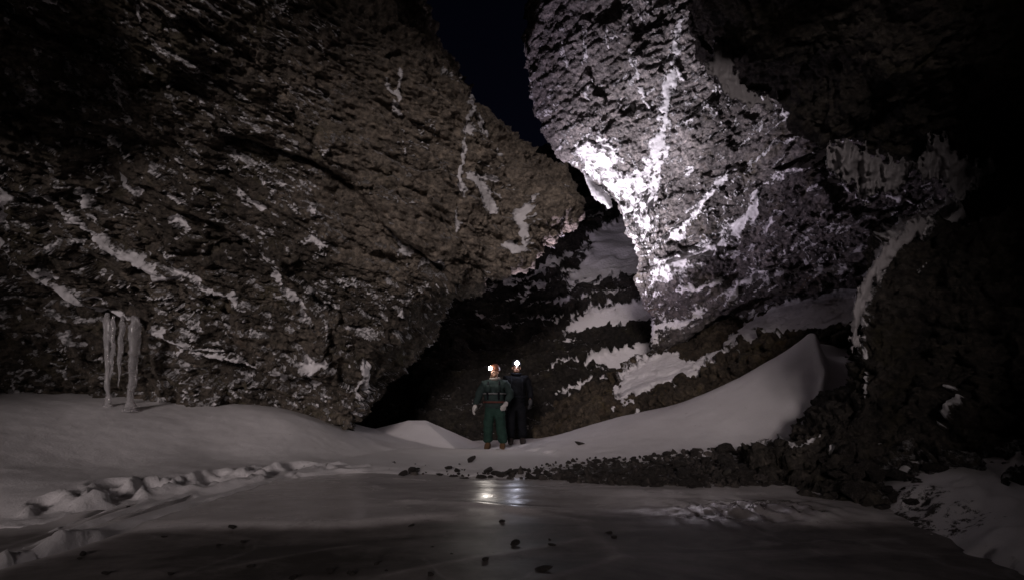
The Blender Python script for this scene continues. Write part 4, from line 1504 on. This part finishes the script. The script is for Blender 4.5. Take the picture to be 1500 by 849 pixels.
    if tape:
        for s in (-1, 1):
            bmn = bmesh.new()
            bmesh.ops.create_cube(bmn, size=1.0)
            bmesh.ops.scale(bmn, verts=bmn.verts, vec=(.12, .05, .15))
            bmesh.ops.bevel(bmn, geom=bmn.edges[:], offset=.014, segments=2, affect='EDGES')
            bmesh.ops.translate(bmn, verts=bmn.verts, vec=(s * .105, -.20 * b, 1.31))
            bm_obj('chest_pocket', bmn, jm, body)
    # collar or hood roll round the neck
    cv = [(0.098 * math.cos(a), 0.0 + 0.098 * math.sin(a), 1.525 + 0.012 * math.sin(a)) for a in np.linspace(0, 2 * math.pi, 15)[:-1]]
    skin_mesh('collar', cv, [(k, (k + 1) % 14) for k in range(14)], [.036] * 14, M['collar'] if tape else M['black_cloth'], body, 0, 1)
    # face
    for s in (-1, 1):
        bmn = bmesh.new()
        bmesh.ops.create_uvsphere(bmn, u_segments=10, v_segments=8, radius=0.014)
        bmesh.ops.translate(bmn, verts=bmn.verts, vec=H((s * .033, -.113, 1.665)))
        bm_obj('eye', bmn, M['helmet_dark'], body)
        bmn = bmesh.new()
        bmesh.ops.create_uvsphere(bmn, u_segments=10, v_segments=8, radius=0.03)
        bmesh.ops.scale(bmn, verts=bmn.verts, vec=(.45, .7, 1))
        bmesh.ops.translate(bmn, verts=bmn.verts, vec=H((s * .088, -.01, 1.655)))
        bm_obj('ear', bmn, M['skin'], body)
    skin_mesh('nose', [H((0, -.105, 1.675)), H((0, -.132, 1.64)), H((0, -.12, 1.625))], [(0, 1), (1, 2)], [.012, .017, .012], M['skin'], body, 0, 1)
    skin_mesh('mouth', [H((-.028, -.108, 1.592)), H((0, -.118, 1.592)), H((.028, -.108, 1.592))], [(0, 1), (1, 2)], [.007, .009, .007], M['strap'], body, 0, 1)
    skin_mesh('beard', [H((-.062, -.03, 1.60)), H((-.045, -.085, 1.565)), H((0, -.105, 1.553)), H((.045, -.085, 1.565)), H((.062, -.03, 1.60))], [(k, k + 1) for k in range(4)],
              [.020, .028, .032, .028, .020], M['beard'], body, 2, 1)
    # helmet: a shell with a brim
    bmn = bmesh.new()
    rings = []
    for k, (zz, kx) in enumerate([(1.690, 1.0), (1.690, 1.10), (1.705, 1.06), (1.74, 1.03), (1.785, .93), (1.82, .74), (1.845, .45), (1.852, .12)]):
        rings.append([bmn.verts.new(H((.112 * kx * math.cos(a), -.02 + .132 * kx * math.sin(a), zz + (0.012 if math.sin(a) < -.5 and k < 3 else 0)))) for a in np.linspace(0, 2 * math.pi, 29)[:-1]])
    for i in range(7):
        for j in range(28):
            bmn.faces.new((rings[i][j], rings[i][(j + 1) % 28], rings[i + 1][(j + 1) % 28], rings[i + 1][j]))
    bmn.faces.new(rings[-1])
    bmn.faces.new(rings[0][::-1])
    bmesh.ops.recalc_face_normals(bmn, faces=bmn.faces)
    bm_obj('helmet', bmn, hm, body)
    # headlamp on the front of the helmet
    bmn = bmesh.new()
    bmesh.ops.create_cube(bmn, size=1.0)
    bmesh.ops.scale(bmn, verts=bmn.verts, vec=(.075, .045, .058))
    bmesh.ops.bevel(bmn, geom=bmn.edges[:], offset=.008, segments=2, affect='EDGES')
    c = H((lamp_off[0], -.165 + lamp_off[1], 1.735))
    bmesh.ops.rotate(bmn, verts=bmn.verts, cent=(0, 0, 0), matrix=q)
    bmesh.ops.translate(bmn, verts=bmn.verts, vec=c)
    hl = bm_obj('headlamp', bmn, M['helmet_dark'], body)
    bmn = bmesh.new()
    bmesh.ops.create_uvsphere(bmn, u_segments=16, v_segments=12, radius=.042)
    bmesh.ops.scale(bmn, verts=bmn.verts, vec=(1, .55, 1))
    bmesh.ops.rotate(bmn, verts=bmn.verts, cent=(0, 0, 0), matrix=q)
    bmesh.ops.translate(bmn, verts=bmn.verts, vec=c + q @ Vector((0, -.032, 0)))
    bm_obj('lens', bmn, lens_mat, hl)
    bpy.context.view_layer.update()
    return body, body.matrix_world @ (c + q @ Vector((0, -.075, 0)))


pA = unproj(724, 657, 11.35)
zA = snow_height(pA[0], pA[1])
person_a, lampA = person((pA[0], pA[1], zA), R(-8), 'standing person in green overalls and pale gloves, headlamp on, facing the pond', M['green_jacket'], M['green_trousers'], M['grey_glove'], M['boot'],
                         M['helmet_orange'], M['lamp_warm'], R(-24), R(-4),
                         [((-.36, .03, 1.17), (-.42, -.06, .93)), ((.37, -.02, 1.17), (.29, -.20, 1.00))], [(-.15, .05), (.20, -.14)], 1.16, 0.985)
pB_ = unproj(759, 650, 12.0)
zB = snow_height(pB_[0], pB_[1])
person_b, lampB = person((pB_[0] - 0.04, pB_[1], zB), R(4), 'person in black outdoor clothes standing half hidden behind the green one, brightest headlamp', M['black_cloth'], M['black_cloth'], M['black_glove'], M['dark_boot'],
                         M['helmet_dark'], M['lamp_cool'], R(2), R(-6),
                         [((-.30, 0, 1.15), (-.28, -.10, .92)), ((.32, -.02, 1.15), (.30, -.12, .95))], [(-.12, .0), (.13, -.04)], 1.08, 1.04, tape=False)


# the beams of the two headlamps
def beam(name, pos, target, watts, size, blend, col, parent_):
    ld = bpy.data.lights.new(name, 'SPOT')
    ld.energy = watts
    ld.spot_size = size
    ld.spot_blend = blend
    ld.color = col
    ld.shadow_soft_size = 0.03
    lo = bpy.data.objects.new(name, ld)
    COL.objects.link(lo)
    lo.location = pos
    dv = Vector(target) - Vector(pos)
    lo.rotation_euler = dv.to_track_quat('-Z', 'Y').to_euler()
    return lo


tB = unproj(938, 275, 12.6)
beam('headlamp_beam', lampB + Vector((0, -0.03, 0.02)), tB, 2000, R(62), 1.0, (1.0, 0.96, 1.0), person_b)
beam('headlamp_spill', lampB + Vector((0, -0.03, 0.02)), unproj(950, 90, 11.6), 1180, R(122), 1.0, (0.93, 0.79, 1.0), person_b)
tA = unproj_z(560, 760, 0.0)
beam('headlamp_beam', lampA + Vector((0, -0.03, 0.02)), tA, 14, R(130), 1.0, (1.0, 0.90, 0.80), person_a)
